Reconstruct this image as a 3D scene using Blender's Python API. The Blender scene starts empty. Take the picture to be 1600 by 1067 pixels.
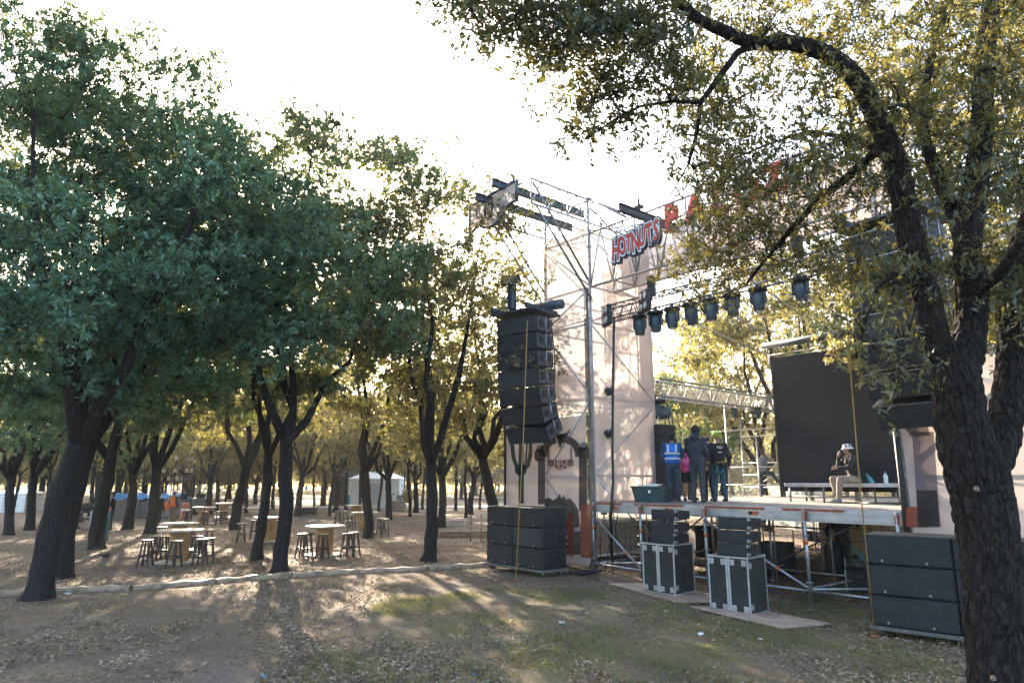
import bpy, math, random
import numpy as np
from mathutils import Vector, Matrix
random.seed(7); RNG = np.random.default_rng(7)
C = bpy.context.scene.collection
scn = bpy.context.scene

# ---------------------------------------------------------------- camera
CAM_H = 2.2; TH = math.atan(219/1067); SN, CS = math.sin(TH), math.cos(TH); FPX = 1067.0
cd = bpy.data.cameras.new('camera'); cam = bpy.data.objects.new('camera', cd); C.objects.link(cam)
cam.location = (0, 0, CAM_H); cam.rotation_euler = (math.pi/2+TH, 0, 0)
cd.sensor_width = 36; cd.lens = 36*FPX/1600; cd.clip_start = .05; cd.clip_end = 2000
scn.camera = cam
# ---------------------------------------------------------------- light
SUN_EL = math.radians(20); SUN_AZ = math.radians(-20)      # azimuth measured from +Y towards +X
w = bpy.data.worlds.new('World'); scn.world = w; w.use_nodes = True
nt = w.node_tree; bg = nt.nodes['Background']; sky = nt.nodes.new('ShaderNodeTexSky')
sky.sky_type = 'NISHITA'; sky.sun_disc = False; sky.sun_elevation = SUN_EL; sky.sun_rotation = SUN_AZ
sky.air_density = 1.0; sky.dust_density = 4; sky.ozone_density = 1.2
nt.links.new(sky.outputs[0], bg.inputs[0]); bg.inputs[1].default_value = .15
sl = bpy.data.lights.new('sun', 'SUN'); sl.energy = 5.0; sl.angle = math.radians(.6); sl.color = (1, .84, .64)
so = bpy.data.objects.new('sun', sl); C.objects.link(so)
sd = Vector((math.sin(SUN_AZ)*math.cos(SUN_EL), math.cos(SUN_AZ)*math.cos(SUN_EL), math.sin(SUN_EL)))
so.rotation_euler = sd.to_track_quat('Z', 'Y').to_euler(); so.location = (0, 0, 40)
vs = scn.view_settings; vs.view_transform = 'Standard'; vs.look = 'None'; vs.exposure = 2.78; vs.gamma = 1
scn.cycles.max_bounces = 8; scn.cycles.transparent_max_bounces = 12
scn.cycles.diffuse_bounces = 3; scn.cycles.transmission_bounces = 6; scn.cycles.glossy_bounces = 2
scn.cycles.sample_clamp_indirect = 6

# ---------------------------------------------------------------- photo geometry helpers (a pixel and a distance give a real place)
def ray(px, py):
    u = (px-800)/FPX; v = (533-py)/FPX
    return np.array([u, CS-v*SN, SN+v*CS])
O3 = np.array([0, 0, CAM_H])
def gnd(px, py, z=0.0):
    d = ray(px, py); return O3+d*((z-CAM_H)/d[2])
def at(px, py, Y):
    d = ray(px, py); return O3+d*(Y/d[1])
AX = np.array([.645, -.764]); BX = np.array([.764, .645]); C1 = gnd(932, 893)[:2]
RZ = math.atan2(AX[1], AX[0])
def S(s, t, z=0.0):
    q = C1+AX*s+BX*t; return (float(q[0]), float(q[1]), float(z))
def st(p):
    d = np.array(p[:2])-C1; return float(d@AX), float(d@BX), float(p[2])
def on_t(px, py, t):
    d = ray(px, py); k = ((C1-O3[:2])@BX+t)/(d[:2]@BX); return st(O3+d*k)
def on_s(px, py, s):
    d = ray(px, py); k = ((C1-O3[:2])@AX+s)/(d[:2]@AX); return st(O3+d*k)
def ss(x): x = min(1, max(0, x)); return x*x*(3-2*x)
def zg(x, y):
    return -.14*ss((x-2)/3)*(1-ss((y-15)/4)) + .02*math.sin(x*.7+1)*math.sin(y*.5)+.012*math.sin(x*1.9)*math.cos(y*1.6)

# ---------------------------------------------------------------- materials
MATS = {}
def mat(name, col, rough=.6, metal=0.0, var=.12, scale=6.0, bump=0.0, bscale=40.0, spec=.5, col2=None, ramp=(.4, .6)):
    if name in MATS: return MATS[name]
    m = bpy.data.materials.new(name); m.use_nodes = True; t = m.node_tree; b = t.nodes['Principled BSDF']
    tc = t.nodes.new('ShaderNodeTexCoord'); n = t.nodes.new('ShaderNodeTexNoise'); n.inputs['Scale'].default_value = scale
    n.inputs['Detail'].default_value = 5
    t.links.new(tc.outputs['Object'], n.inputs['Vector'])
    r = t.nodes.new('ShaderNodeValToRGB'); r.color_ramp.elements[0].position = ramp[0]; r.color_ramp.elements[1].position = ramp[1]
    c2 = col2 or tuple(min(1, c*(1+var)) for c in col); c1 = col if col2 else tuple(c*(1-var) for c in col)
    r.color_ramp.elements[0].color = (*c1, 1); r.color_ramp.elements[1].color = (*c2, 1)
    t.links.new(n.outputs['Fac'], r.inputs[0]); t.links.new(r.outputs[0], b.inputs['Base Color'])
    b.inputs['Roughness'].default_value = rough; b.inputs['Metallic'].default_value = metal
    b.inputs['Specular IOR Level'].default_value = spec
    if bump:
        n2 = t.nodes.new('ShaderNodeTexNoise'); n2.inputs['Scale'].default_value = bscale; n2.inputs['Detail'].default_value = 4
        t.links.new(tc.outputs['Object'], n2.inputs['Vector'])
        bp = t.nodes.new('ShaderNodeBump'); bp.inputs['Strength'].default_value = bump; bp.inputs['Distance'].default_value = .02
        t.links.new(n2.outputs['Fac'], bp.inputs['Height']); t.links.new(bp.outputs[0], b.inputs['Normal'])
    MATS[name] = m; return m

def leaf_mat(name, c1, c2, tr1, tr2, tmix=.45, gloss=.12, grough=.42):
    m = bpy.data.materials.new(name); m.use_nodes = True; t = m.node_tree; t.nodes.remove(t.nodes['Principled BSDF'])
    out = t.nodes['Material Output']; g = t.nodes.new('ShaderNodeNewGeometry'); oi = t.nodes.new('ShaderNodeObjectInfo')
    ad = t.nodes.new('ShaderNodeMath'); ad.operation = 'MULTIPLY_ADD'; ad.inputs[1].default_value = .75
    mu = t.nodes.new('ShaderNodeMath'); mu.operation = 'MULTIPLY'; mu.inputs[1].default_value = .25
    tc = t.nodes.new('ShaderNodeTexCoord'); nz = t.nodes.new('ShaderNodeTexNoise'); nz.inputs['Scale'].default_value = .9; nz.inputs['Detail'].default_value = 3
    t.links.new(tc.outputs['Object'], nz.inputs['Vector']); a2 = t.nodes.new('ShaderNodeMath'); a2.operation = 'MULTIPLY_ADD'; a2.inputs[1].default_value = 1.6; a2.inputs[2].default_value = -.8
    t.links.new(nz.outputs['Fac'], a2.inputs[0]); a3 = t.nodes.new('ShaderNodeMath'); a3.operation = 'ADD'; a3.use_clamp = True
    t.links.new(oi.outputs['Random'], mu.inputs[0]); t.links.new(g.outputs['Random Per Island'], ad.inputs[0]); t.links.new(mu.outputs[0], ad.inputs[2])
    def rmp(a, b):
        r = t.nodes.new('ShaderNodeValToRGB'); r.color_ramp.elements[0].color = (*a, 1); r.color_ramp.elements[1].color = (*b, 1)
        t.links.new(a3.outputs[0], r.inputs[0]); return r
    t.links.new(ad.outputs[0], a3.inputs[0]); t.links.new(a2.outputs[0], a3.inputs[1])
    d = t.nodes.new('ShaderNodeBsdfDiffuse'); tr = t.nodes.new('ShaderNodeBsdfTranslucent'); gl = t.nodes.new('ShaderNodeBsdfGlossy')
    t.links.new(rmp(c1, c2).outputs[0], d.inputs[0]); t.links.new(rmp(tr1, tr2).outputs[0], tr.inputs[0])
    gl.inputs['Roughness'].default_value = grough; gl.inputs[0].default_value = (.9, .95, 1, 1)
    m1 = t.nodes.new('ShaderNodeMixShader'); m1.inputs[0].default_value = tmix
    t.links.new(d.outputs[0], m1.inputs[1]); t.links.new(tr.outputs[0], m1.inputs[2])
    m2 = t.nodes.new('ShaderNodeMixShader'); m2.inputs[0].default_value = gloss
    t.links.new(m1.outputs[0], m2.inputs[1]); t.links.new(gl.outputs[0], m2.inputs[2]); t.links.new(m2.outputs[0], out.inputs[0])
    MATS[name] = m; return m

LEAF_TEAL = leaf_mat('leaf_teal', (.036, .135, .080), (.118, .270, .160), (.11, .18, .03), (.32, .32, .06), .28, .06)
LEAF_OLIVE = leaf_mat('leaf_olive', (.085, .105, .035), (.16, .155, .05), (.26, .25, .05), (.42, .36, .09), .45, .08)
LEAF_GOLD = leaf_mat('leaf_gold', (.11, .11, .03), (.20, .16, .04), (.30, .28, .08), (.48, .40, .12), .45, .06)
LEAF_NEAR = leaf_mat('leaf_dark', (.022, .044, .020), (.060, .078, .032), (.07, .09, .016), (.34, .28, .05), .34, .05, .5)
LITTER = leaf_mat('litter_leaf', (.11, .076, .048), (.42, .31, .205), (.10, .07, .04), (.2, .14, .08), .10, .025)
GRASSM = leaf_mat('grass_blade', (.07, .10, .035), (.17, .18, .07), (.2, .2, .05), (.35, .32, .08), .4, .05)

LEAF_SUN = leaf_mat('leaf_sunny', (.045, .130, .066), (.125, .245, .120), (.18, .22, .045), (.40, .38, .08), .38, .06)
def bark_mat(name, c1, c2, sx=14, bump=.8, dist=.04):
    m = bpy.data.materials.new(name); m.use_nodes = True; t = m.node_tree; b = t.nodes['Principled BSDF']
    tc = t.nodes.new('ShaderNodeTexCoord'); mp = t.nodes.new('ShaderNodeMapping'); mp.inputs['Scale'].default_value = (1, 1, .28)
    t.links.new(tc.outputs['Object'], mp.inputs[0])
    wn = t.nodes.new('ShaderNodeTexNoise'); wn.inputs['Scale'].default_value = sx*.5; t.links.new(mp.outputs[0], wn.inputs['Vector'])
    mx = t.nodes.new('ShaderNodeVectorMath'); mx.operation = 'MULTIPLY_ADD'; mx.inputs[1].default_value = (.12, .12, .12)
    t.links.new(wn.outputs['Color'], mx.inputs[0]); t.links.new(mp.outputs[0], mx.inputs[2])
    v = t.nodes.new('ShaderNodeTexVoronoi'); v.feature = 'DISTANCE_TO_EDGE'; v.inputs['Scale'].default_value = sx; t.links.new(mx.outputs[0], v.inputs['Vector'])
    n = t.nodes.new('ShaderNodeTexNoise'); n.inputs['Scale'].default_value = sx*3; n.inputs['Detail'].default_value = 6; t.links.new(mp.outputs[0], n.inputs['Vector'])
    r = t.nodes.new('ShaderNodeValToRGB'); r.color_ramp.elements[0].color = (*c1, 1); r.color_ramp.elements[1].color = (*c2, 1)
    r.color_ramp.elements[0].position = .3; r.color_ramp.elements[1].position = .7
    t.links.new(n.outputs['Fac'], r.inputs[0]); t.links.new(r.outputs[0], b.inputs['Base Color'])
    sq = t.nodes.new('ShaderNodeMath'); sq.operation = 'POWER'; sq.inputs[1].default_value = .5; t.links.new(v.outputs['Distance'], sq.inputs[0])
    ad = t.nodes.new('ShaderNodeMath'); ad.operation = 'MULTIPLY_ADD'; ad.inputs[1].default_value = .35
    t.links.new(n.outputs['Fac'], ad.inputs[0]); t.links.new(sq.outputs[0], ad.inputs[2])
    bp = t.nodes.new('ShaderNodeBump'); bp.inputs['Strength'].default_value = bump; bp.inputs['Distance'].default_value = dist
    t.links.new(ad.outputs[0], bp.inputs['Height']); t.links.new(bp.outputs[0], b.inputs['Normal'])
    b.inputs['Roughness'].default_value = .9; b.inputs['Specular IOR Level'].default_value = .2
    MATS[name] = m; return m
BARK = bark_mat('bark', (.013, .0125, .0125), (.034, .031, .029))
BARK_NEAR = bark_mat('bark_ridged', (.011, .0095, .009), (.042, .035, .030), 14, 1.0, .13)

STEEL = mat('galvanised_steel', (.36, .38, .40), .42, .85, .15, 9)
PIPE = mat('scaffold_pipe', (.40, .40, .41), .5, .6, .2, 5)
PIPE_D = mat('weathered_pipe', (.20, .19, .19), .55, .5, .25, 5)
ALU = mat('aluminium', (.42, .44, .47), .42, .6, .12, 4)
ORANGE = mat('orange_paint', (.55, .13, .03), .5, 0, .15)
RUST = mat('rusty_strip', (.27, .075, .03), .7, 0, .2, 12)
BLACK = mat('black_coating', (.011, .0125, .015), .55, 0, .25, 7, .25, 220)
BLACK_G = mat('black_grille', (.013, .016, .019), .65, .0, .25, 5, .35, 300)
BLACK_S = mat('black_plastic', (.009, .010, .012), .4, 0, .2, 9)
GREYB = mat('dark_grey_grille', (.026, .031, .036), .65, .0, .2, 5, .35, 300)
RUBBER = mat('rubber', (.03, .03, .03), .8)
IBEAM = mat('blue_grey_steel', (.045, .068, .085), .5, .3, .2, 6)
WOOD = mat('spool_wood', (.34, .19, .075), .6, 0, .25, 3, .2, 30)
WOODTOP = mat('pale_tabletop', (.42, .33, .24), .5, 0, .2, 5, .2, 30)
STOOLM = mat('stained_wood', (.035, .028, .025), .5, 0, .3, 9)
TIMBER = mat('weathered_timber', (.27, .205, .145), .8, 0, .3, 6, .5, 25)
PLY = mat('plywood', (.34, .245, .185), .7, 0, .18, 3, .2, 30)
WHITE = mat('white_plastic', (.72, .72, .70), .5, 0, .08)
TEALM = mat('teal_plastic', (.04, .26, .30), .45, 0, .15)
BLUEM = mat('blue_tarp', (.03, .20, .42), .5, 0, .2)
LENS = mat('lamp_glass', (.55, .58, .6), .15, .3, .2, 20)
YELLOW = mat('yellow_webbing', (.33, .21, .045), .7, 0, .1)
SCREEN = mat('unlit_screen', (.0095, .0125, .0165), .7, 0, .15, 1.2, 0, 40, .25)
SIGNRED = mat('sign_red', (.62, .055, .03), .45, 0, .06)
SIGNWHITE = mat('sign_white', (.75, .75, .76), .45, 0, .04)
SIGNDARK = mat('sign_dark', (.03, .035, .06), .5, 0, .1)
SKIN = mat('skin', (.30, .17, .11), .55, 0, .1)
HAIR = mat('dark_hair', (.012, .011, .011), .7)

def banner_mat(name, col, transp=.3, trans=.5):
    m = bpy.data.materials.new(name); m.use_nodes = True; t = m.node_tree; t.nodes.remove(t.nodes['Principled BSDF']); out = t.nodes['Material Output']
    tc = t.nodes.new('ShaderNodeTexCoord'); n = t.nodes.new('ShaderNodeTexNoise'); n.inputs['Scale'].default_value = 1.4; n.inputs['Detail'].default_value = 6
    t.links.new(tc.outputs['Object'], n.inputs['Vector'])
    r = t.nodes.new('ShaderNodeValToRGB'); r.color_ramp.elements[0].position = .3; r.color_ramp.elements[1].position = .7
    r.color_ramp.elements[0].color = (*[c*.92 for c in col], 1); r.color_ramp.elements[1].color = (*[min(1, c*1.06) for c in col], 1)
    t.links.new(n.outputs['Fac'], r.inputs[0])
    d = t.nodes.new('ShaderNodeBsdfDiffuse'); tr = t.nodes.new('ShaderNodeBsdfTranslucent'); tp = t.nodes.new('ShaderNodeBsdfTransparent')
    t.links.new(r.outputs[0], d.inputs[0]); t.links.new(r.outputs[0], tr.inputs[0])
    a = t.nodes.new('ShaderNodeMixShader'); a.inputs[0].default_value = trans; t.links.new(d.outputs[0], a.inputs[1]); t.links.new(tr.outputs[0], a.inputs[2])
    b = t.nodes.new('ShaderNodeMixShader'); b.inputs[0].default_value = transp; t.links.new(a.outputs[0], b.inputs[1]); t.links.new(tp.outputs[0], b.inputs[2])
    t.links.new(b.outputs[0], out.inputs[0]); MATS[name] = m; return m
MESHW = banner_mat('banner_mesh', (.55, .465, .43), .05, .34)
MESHD = banner_mat('dark_mesh', (.03, .035, .035), .22, .4)
MESHGREY = banner_mat('shade_net', (.12, .12, .12), .35, .4)
INK_GREEN = banner_mat('ink_green', (.03, .06, .05), .12, .35)
INK_DARK = banner_mat('ink_dark', (.055, .055, .055), .14, .35)
INK_RED = banner_mat('ink_red', (.36, .10, .06), .14, .4)
INK_PLUM = banner_mat('ink_plum', (.22, .10, .10), .12, .4)
INK_WHITE = banner_mat('ink_white', (.72, .62, .58), .1, .4)
INK_LILAC = banner_mat('ink_lilac', (.19, .16, .19), .14, .4)

# ---------------------------------------------------------------- mesh helpers
class MB:
    def __init__(s): s.v = []; s.f = []; s.sm = []
    def add(s, vs, fs, smooth=False):
        n = len(s.v); s.v += [tuple(map(float, p)) for p in vs]; s.f += [tuple(i+n for i in f) for f in fs]; s.sm += [smooth]*len(fs); return s
    def box(s, c, d, R=None, bev=0.0):
        x, y, z = d[0]/2, d[1]/2, d[2]/2
        if bev:
            b = min(bev, x*.9, y*.9, z*.9); vs = []
            for sz, zz in ((-1, z), (1, z)):
                pass
            # chamfered box: 24 vertices
            def tri(sx, sy, sz): return [(sx*(x-b), sy*(y-b), sz*z), (sx*(x-b), sy*y, sz*(z-b)), (sx*x, sy*(y-b), sz*(z-b))]
            keys = [(sx, sy, sz) for sz in (-1, 1) for sy in (-1, 1) for sx in (-1, 1)]; idx = {}
            for k in keys:
                idx[k] = len(vs); vs += tri(*k)
            I = lambda k, j: idx[k]+j
            fs = []
            for sz in (-1, 1): fs.append([I((-1, -1, sz), 0), I((1, -1, sz), 0), I((1, 1, sz), 0), I((-1, 1, sz), 0)])
            for sy in (-1, 1): fs.append([I((-1, sy, -1), 1), I((1, sy, -1), 1), I((1, sy, 1), 1), I((-1, sy, 1), 1)])
            for sx in (-1, 1): fs.append([I((sx, -1, -1), 2), I((sx, 1, -1), 2), I((sx, 1, 1), 2), I((sx, -1, 1), 2)])
            for sy in (-1, 1):
                for sz in (-1, 1): fs.append([I((-1, sy, sz), 0), I((1, sy, sz), 0), I((1, sy, sz), 1), I((-1, sy, sz), 1)])
            for sx in (-1, 1):
                for sz in (-1, 1): fs.append([I((sx, -1, sz), 0), I((sx, 1, sz), 0), I((sx, 1, sz), 2), I((sx, -1, sz), 2)])
            for sx in (-1, 1):
                for sy in (-1, 1): fs.append([I((sx, sy, -1), 1), I((sx, sy, 1), 1), I((sx, sy, 1), 2), I((sx, sy, -1), 2)])
            for k in keys: fs.append([I(k, 0), I(k, 1), I(k, 2)])
        else:
            vs = [(a, b_, c_) for c_ in (-z, z) for b_ in (-y, y) for a in (-x, x)]
            fs = [(2, 3, 1, 0), (5, 7, 6, 4), (1, 5, 4, 0), (6, 7, 3, 2), (4, 6, 2, 0), (3, 7, 5, 1)]
        if R is not None: vs = [tuple(R @ Vector(p)) for p in vs]
        return s.add([(p[0]+c[0], p[1]+c[1], p[2]+c[2]) for p in vs], fs)
    def tube(s, pts, r, n=8, smooth=True, cap=True):
        pts = [Vector(p) for p in pts]; rs = r if isinstance(r, (list, tuple)) else [r]*len(pts)
        t0 = (pts[1]-pts[0]).normalized(); u = t0.orthogonal().normalized(); vs = []; fs = []
        for i, p in enumerate(pts):
            t = ((pts[i+1] if i+1 < len(pts) else p)-(pts[i-1] if i else p))
            t = t.normalized() if t.length > 1e-9 else t0
            u = (u-t*u.dot(t)); u = u.normalized() if u.length > 1e-6 else t.orthogonal().normalized()
            w_ = t.cross(u)
            for k in range(n):
                a = 2*math.pi*k/n; vs.append(p+(u*math.cos(a)+w_*math.sin(a))*rs[i])
        for i in range(len(pts)-1):
            for k in range(n):
                fs.append((i*n+k, i*n+(k+1) % n, (i+1)*n+(k+1) % n, (i+1)*n+k))
        s.add(vs, fs, smooth)
        if cap:
            m = len(s.v)-len(vs); L = len(pts)
            s.f += [tuple(m+k for k in range(n))[::-1], tuple(m+(L-1)*n+k for k in range(n))]; s.sm += [False, False]
        return s
    def beam(s, p0, p1, w_, h, up=(0, 0, 1)):
        p0 = Vector(p0); p1 = Vector(p1); d = (p1-p0); L = d.length; d.normalize(); u = Vector(up)
        if abs(d.dot(u)) > .98: u = Vector((0, 1, 0))
        x = d.cross(u).normalized(); z = x.cross(d)
        R = Matrix((x, d, z)).transposed()
        return s.box((p0+p1)/2, (w_, L, h), R)
    def lathe(s, prof, n=20, c=(0, 0, 0), smooth=True):
        vs = []; fs = []
        for r, z in prof:
            for k in range(n):
                a = 2*math.pi*k/n; vs.append((c[0]+r*math.cos(a), c[1]+r*math.sin(a), c[2]+z))
        for i in range(len(prof)-1):
            for k in range(n): fs.append((i*n+k, i*n+(k+1) % n, (i+1)*n+(k+1) % n, (i+1)*n+k))
        fs += [tuple(range(n))[::-1], tuple((len(prof)-1)*n+k for k in range(n))]
        return s.add(vs, fs, smooth)
    def prism(s, poly, f):      # poly: 2D points; f(u,v,w)->3D with w in 0,1
        n = len(poly); vs = [f(p[0], p[1], 0) for p in poly]+[f(p[0], p[1], 1) for p in poly]
        fs = [tuple(range(n))[::-1], tuple(range(n, 2*n))]+[(i, (i+1) % n, n+(i+1) % n, n+i) for i in range(n)]
        return s.add(vs, fs)
    def ball(s, c, r, n=12, m=8):
        rx, ry, rz = r if isinstance(r, (tuple, list)) else (r, r, r); vs = []; fs = []
        for i in range(m+1):
            a = math.pi*i/m-math.pi/2
            for k in range(n):
                b = 2*math.pi*k/n; vs.append((c[0]+rx*max(.02, math.cos(a))*math.cos(b), c[1]+ry*max(.02, math.cos(a))*math.sin(b), c[2]+rz*math.sin(a)))
        for i in range(m):
            for k in range(n): fs.append((i*n+k, i*n+(k+1) % n, (i+1)*n+(k+1) % n, (i+1)*n+k))
        fs += [tuple(range(n))[::-1], tuple(m*n+k for k in range(n))]
        return s.add(vs, fs, True)
    def mesh(s, name, m):
        me = bpy.data.meshes.new(name); me.from_pydata(s.v, [], s.f); me.polygons.foreach_set('use_smooth', s.sm); me.materials.append(m); me.update(); return me
    def obj(s, name, m, parent=None):
        o = bpy.data.objects.new(name, s.mesh(name, m)); C.objects.link(o)
        if parent: o.parent = parent
        return o

def tag(o, label, cat, group=None, kind=None):
    if label: o['label'] = label
    if cat: o['category'] = cat
    if group: o['group'] = group
    if kind: o['kind'] = kind
    return o
def thing(name, label, cat, loc=(0, 0, 0), rz=0.0, group=None):
    o = bpy.data.objects.new(name, None); o.empty_display_size = .2; C.objects.link(o); o.location = loc; o.rotation_euler = (0, 0, rz)
    return tag(o, label, cat, group)
def dup(root, loc, rz, label, group=None, scale=None, rot=None):
    r = root.copy(); C.objects.link(r); r.location = loc; r.rotation_euler = rot or (0, 0, rz); r['label'] = label
    if group: r['group'] = group
    if scale: r.scale = (scale,)*3 if not isinstance(scale, tuple) else scale
    for ch in root.children:
        c = ch.copy(); C.objects.link(c); c.parent = r
        for g in ch.children:
            d = g.copy(); C.objects.link(d); d.parent = c
    return r
def np_mesh(name, V, Q, m, k=4):
    me = bpy.data.meshes.new(name); nv = len(V); nf = len(Q)
    me.vertices.add(nv); me.vertices.foreach_set('co', np.ascontiguousarray(V, dtype=np.float32).ravel())
    me.loops.add(nf*k); me.loops.foreach_set('vertex_index', np.ascontiguousarray(Q, dtype=np.int32).ravel())
    me.polygons.add(nf); me.polygons.foreach_set('loop_start', np.arange(0, nf*k, k, dtype=np.int32))
    try: me.polygons.foreach_set('loop_total', np.full(nf, k, dtype=np.int32))
    except Exception: pass
    me.materials.append(m); me.update(calc_edges=True); return me
def text_mesh(txt, size, m, extrude=.01, offset=0.0, name='lettering'):
    cu = bpy.data.curves.new(name, 'FONT'); cu.body = txt; cu.size = size; cu.extrude = extrude; cu.offset = offset; cu.align_x = 'CENTER'; cu.align_y = 'CENTER'
    o = bpy.data.objects.new(name, cu); C.objects.link(o)
    dg = bpy.context.evaluated_depsgraph_get(); me = bpy.data.meshes.new_from_object(o.evaluated_get(dg))
    bpy.data.objects.remove(o); bpy.data.curves.remove(cu); me.materials.clear(); me.materials.append(m); return me

# ================================================================ SETTING
def ground():
    xs = np.concatenate([np.linspace(-270, -45, 14), np.linspace(-42, 32, 150), np.linspace(36, 270, 14)])
    ys = np.concatenate([np.linspace(-30, 1, 8), np.linspace(2, 46, 120), np.linspace(50, 242, 26)])
    V = np.array([(x, y, zg(x, y) if y < 60 else 0.0) for y in ys for x in xs]); nx = len(xs)
    i, j = np.meshgrid(np.arange(nx-1), np.arange(len(ys)-1)); a = (j*nx+i).ravel()
    m = bpy.data.materials.new('park_ground'); m.use_nodes = True; t = m.node_tree; b = t.nodes['Principled BSDF']; N = t.nodes.new; L = t.links.new
    tc = N('ShaderNodeTexCoord')
    def noise(sc, det=6, rough=.55):
        n = N('ShaderNodeTexNoise'); n.inputs['Scale'].default_value = sc; n.inputs['Detail'].default_value = det; n.inputs['Roughness'].default_value = rough; L(tc.outputs['Object'], n.inputs['Vector']); return n
    def ramp(src, p0, p1, c0=(0, 0, 0), c1=(1, 1, 1)):
        r = N('ShaderNodeValToRGB'); r.color_ramp.elements[0].position = p0; r.color_ramp.elements[1].position = p1
        r.color_ramp.elements[0].color = (*c0, 1); r.color_ramp.elements[1].color = (*c1, 1); L(src, r.inputs[0]); return r
    def mix(f, a_, b_):
        x = N('ShaderNodeMix'); x.data_type = 'RGBA'; L(f, x.inputs[0])
        for k, q in ((6, a_), (7, b_)):
            if isinstance(q, tuple): x.inputs[k].default_value = (*q, 1)
            else: L(q, x.inputs[k])
        return x.outputs[2]
    fine = ramp(noise(22, 8, .7).outputs['Fac'], .3, .72, (.09, .066, .046), (.235, .18, .128))
    vor = N('ShaderNodeTexVoronoi'); vor.inputs['Scale'].default_value = 26; L(tc.outputs['Object'], vor.inputs['Vector'])
    sep = N('ShaderNodeSeparateColor'); L(vor.outputs['Color'], sep.inputs[0])
    lit = ramp(sep.outputs[0], .1, .95, (.09, .064, .042), (.32, .235, .15))
    base = mix(ramp(noise(1.1).outputs['Fac'], .42, .6).outputs[0], fine.outputs[0], lit.outputs[0])
    dusty = ramp(noise(16, 7).outputs['Fac'], .3, .75, (.15, .117, .09), (.24, .19, .148))
    base = mix(ramp(noise(.45, 4).outputs['Fac'], .5, .6).outputs[0], base, dusty.outputs[0])
    # thin grass, only on the open ground in front of the edging
    sp = N('ShaderNodeSeparateXYZ'); L(tc.outputs['Object'], sp.inputs[0])
    def mr(src, a0, a1, b0=0, b1=1):
        r = N('ShaderNodeMapRange'); r.inputs[1].default_value = a0; r.inputs[2].default_value = a1; r.inputs[3].default_value = b0; r.inputs[4].default_value = b1; L(src, r.inputs[0]); return r.outputs[0]
    def mul(p, q):
        r = N('ShaderNodeMath'); r.operation = 'MULTIPLY'; L(p, r.inputs[0]); L(q, r.inputs[1]); return r.outputs[0]
    g = mul(mul(mr(sp.outputs[0], -3.2, -.5), mr(sp.outputs[1], 15, 12)), ramp(noise(.9, 6, .7).outputs['Fac'], .42, .58).outputs[0])
    gcol = ramp(noise(30, 6).outputs['Fac'], .3, .7, (.07, .078, .028), (.18, .165, .06))
    base = mix(mul(g, ramp(noise(14, 6, .75).outputs['Fac'], .38, .62).outputs[0]), base, gcol.outputs[0])
    far = mr(sp.outputs[1], 40, 75); base = mix(mul(far, ramp(noise(.12, 4).outputs['Fac'], .45, .6).outputs[0]), base, (.20, .18, .085))
    L(base, b.inputs['Base Color']); b.inputs['Roughness'].default_value = .92; b.inputs['Specular IOR Level'].default_value = .15
    bn = noise(34, 8, .75); bp = N('ShaderNodeBump'); bp.inputs['Strength'].default_value = .9; bp.inputs['Distance'].default_value = .05
    L(bn.outputs['Fac'], bp.inputs['Height']); L(bp.outputs[0], b.inputs['Normal'])
    me = np_mesh('ground', V, np.stack([a, a+1, a+1+nx, a+nx], 1), m); me.polygons.foreach_set('use_smooth', [True]*len(me.polygons))
    o = bpy.data.objects.new('ground', me); C.objects.link(o); o['kind'] = 'structure'
ground()
def strip(name, pts, wid, m, z):
    mb = MB()
    for i in range(len(pts)-1):
        a = Vector((*pts[i], 0)); b = Vector((*pts[i+1], 0)); d = (b-a).normalized(); n = Vector((-d.y, d.x, 0))*wid/2
        mb.add([(*(a-n).xy, z), (*(b-n).xy, z), (*(b+n).xy, z), (*(a+n).xy, z)], [(0, 1, 2, 3)])
    o = mb.obj(name, m); o['kind'] = 'structure'; return o
PATHM = mat('pale_path', (.42, .39, .35), .85, 0, .12, 2, .3, 30)
strip('path', [(-120, 57), (-40, 60), (40, 66)], 4.2, PATHM, .03)
strip('path', [(-60, 98), (90, 98)], 5, PATHM, .034)

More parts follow.
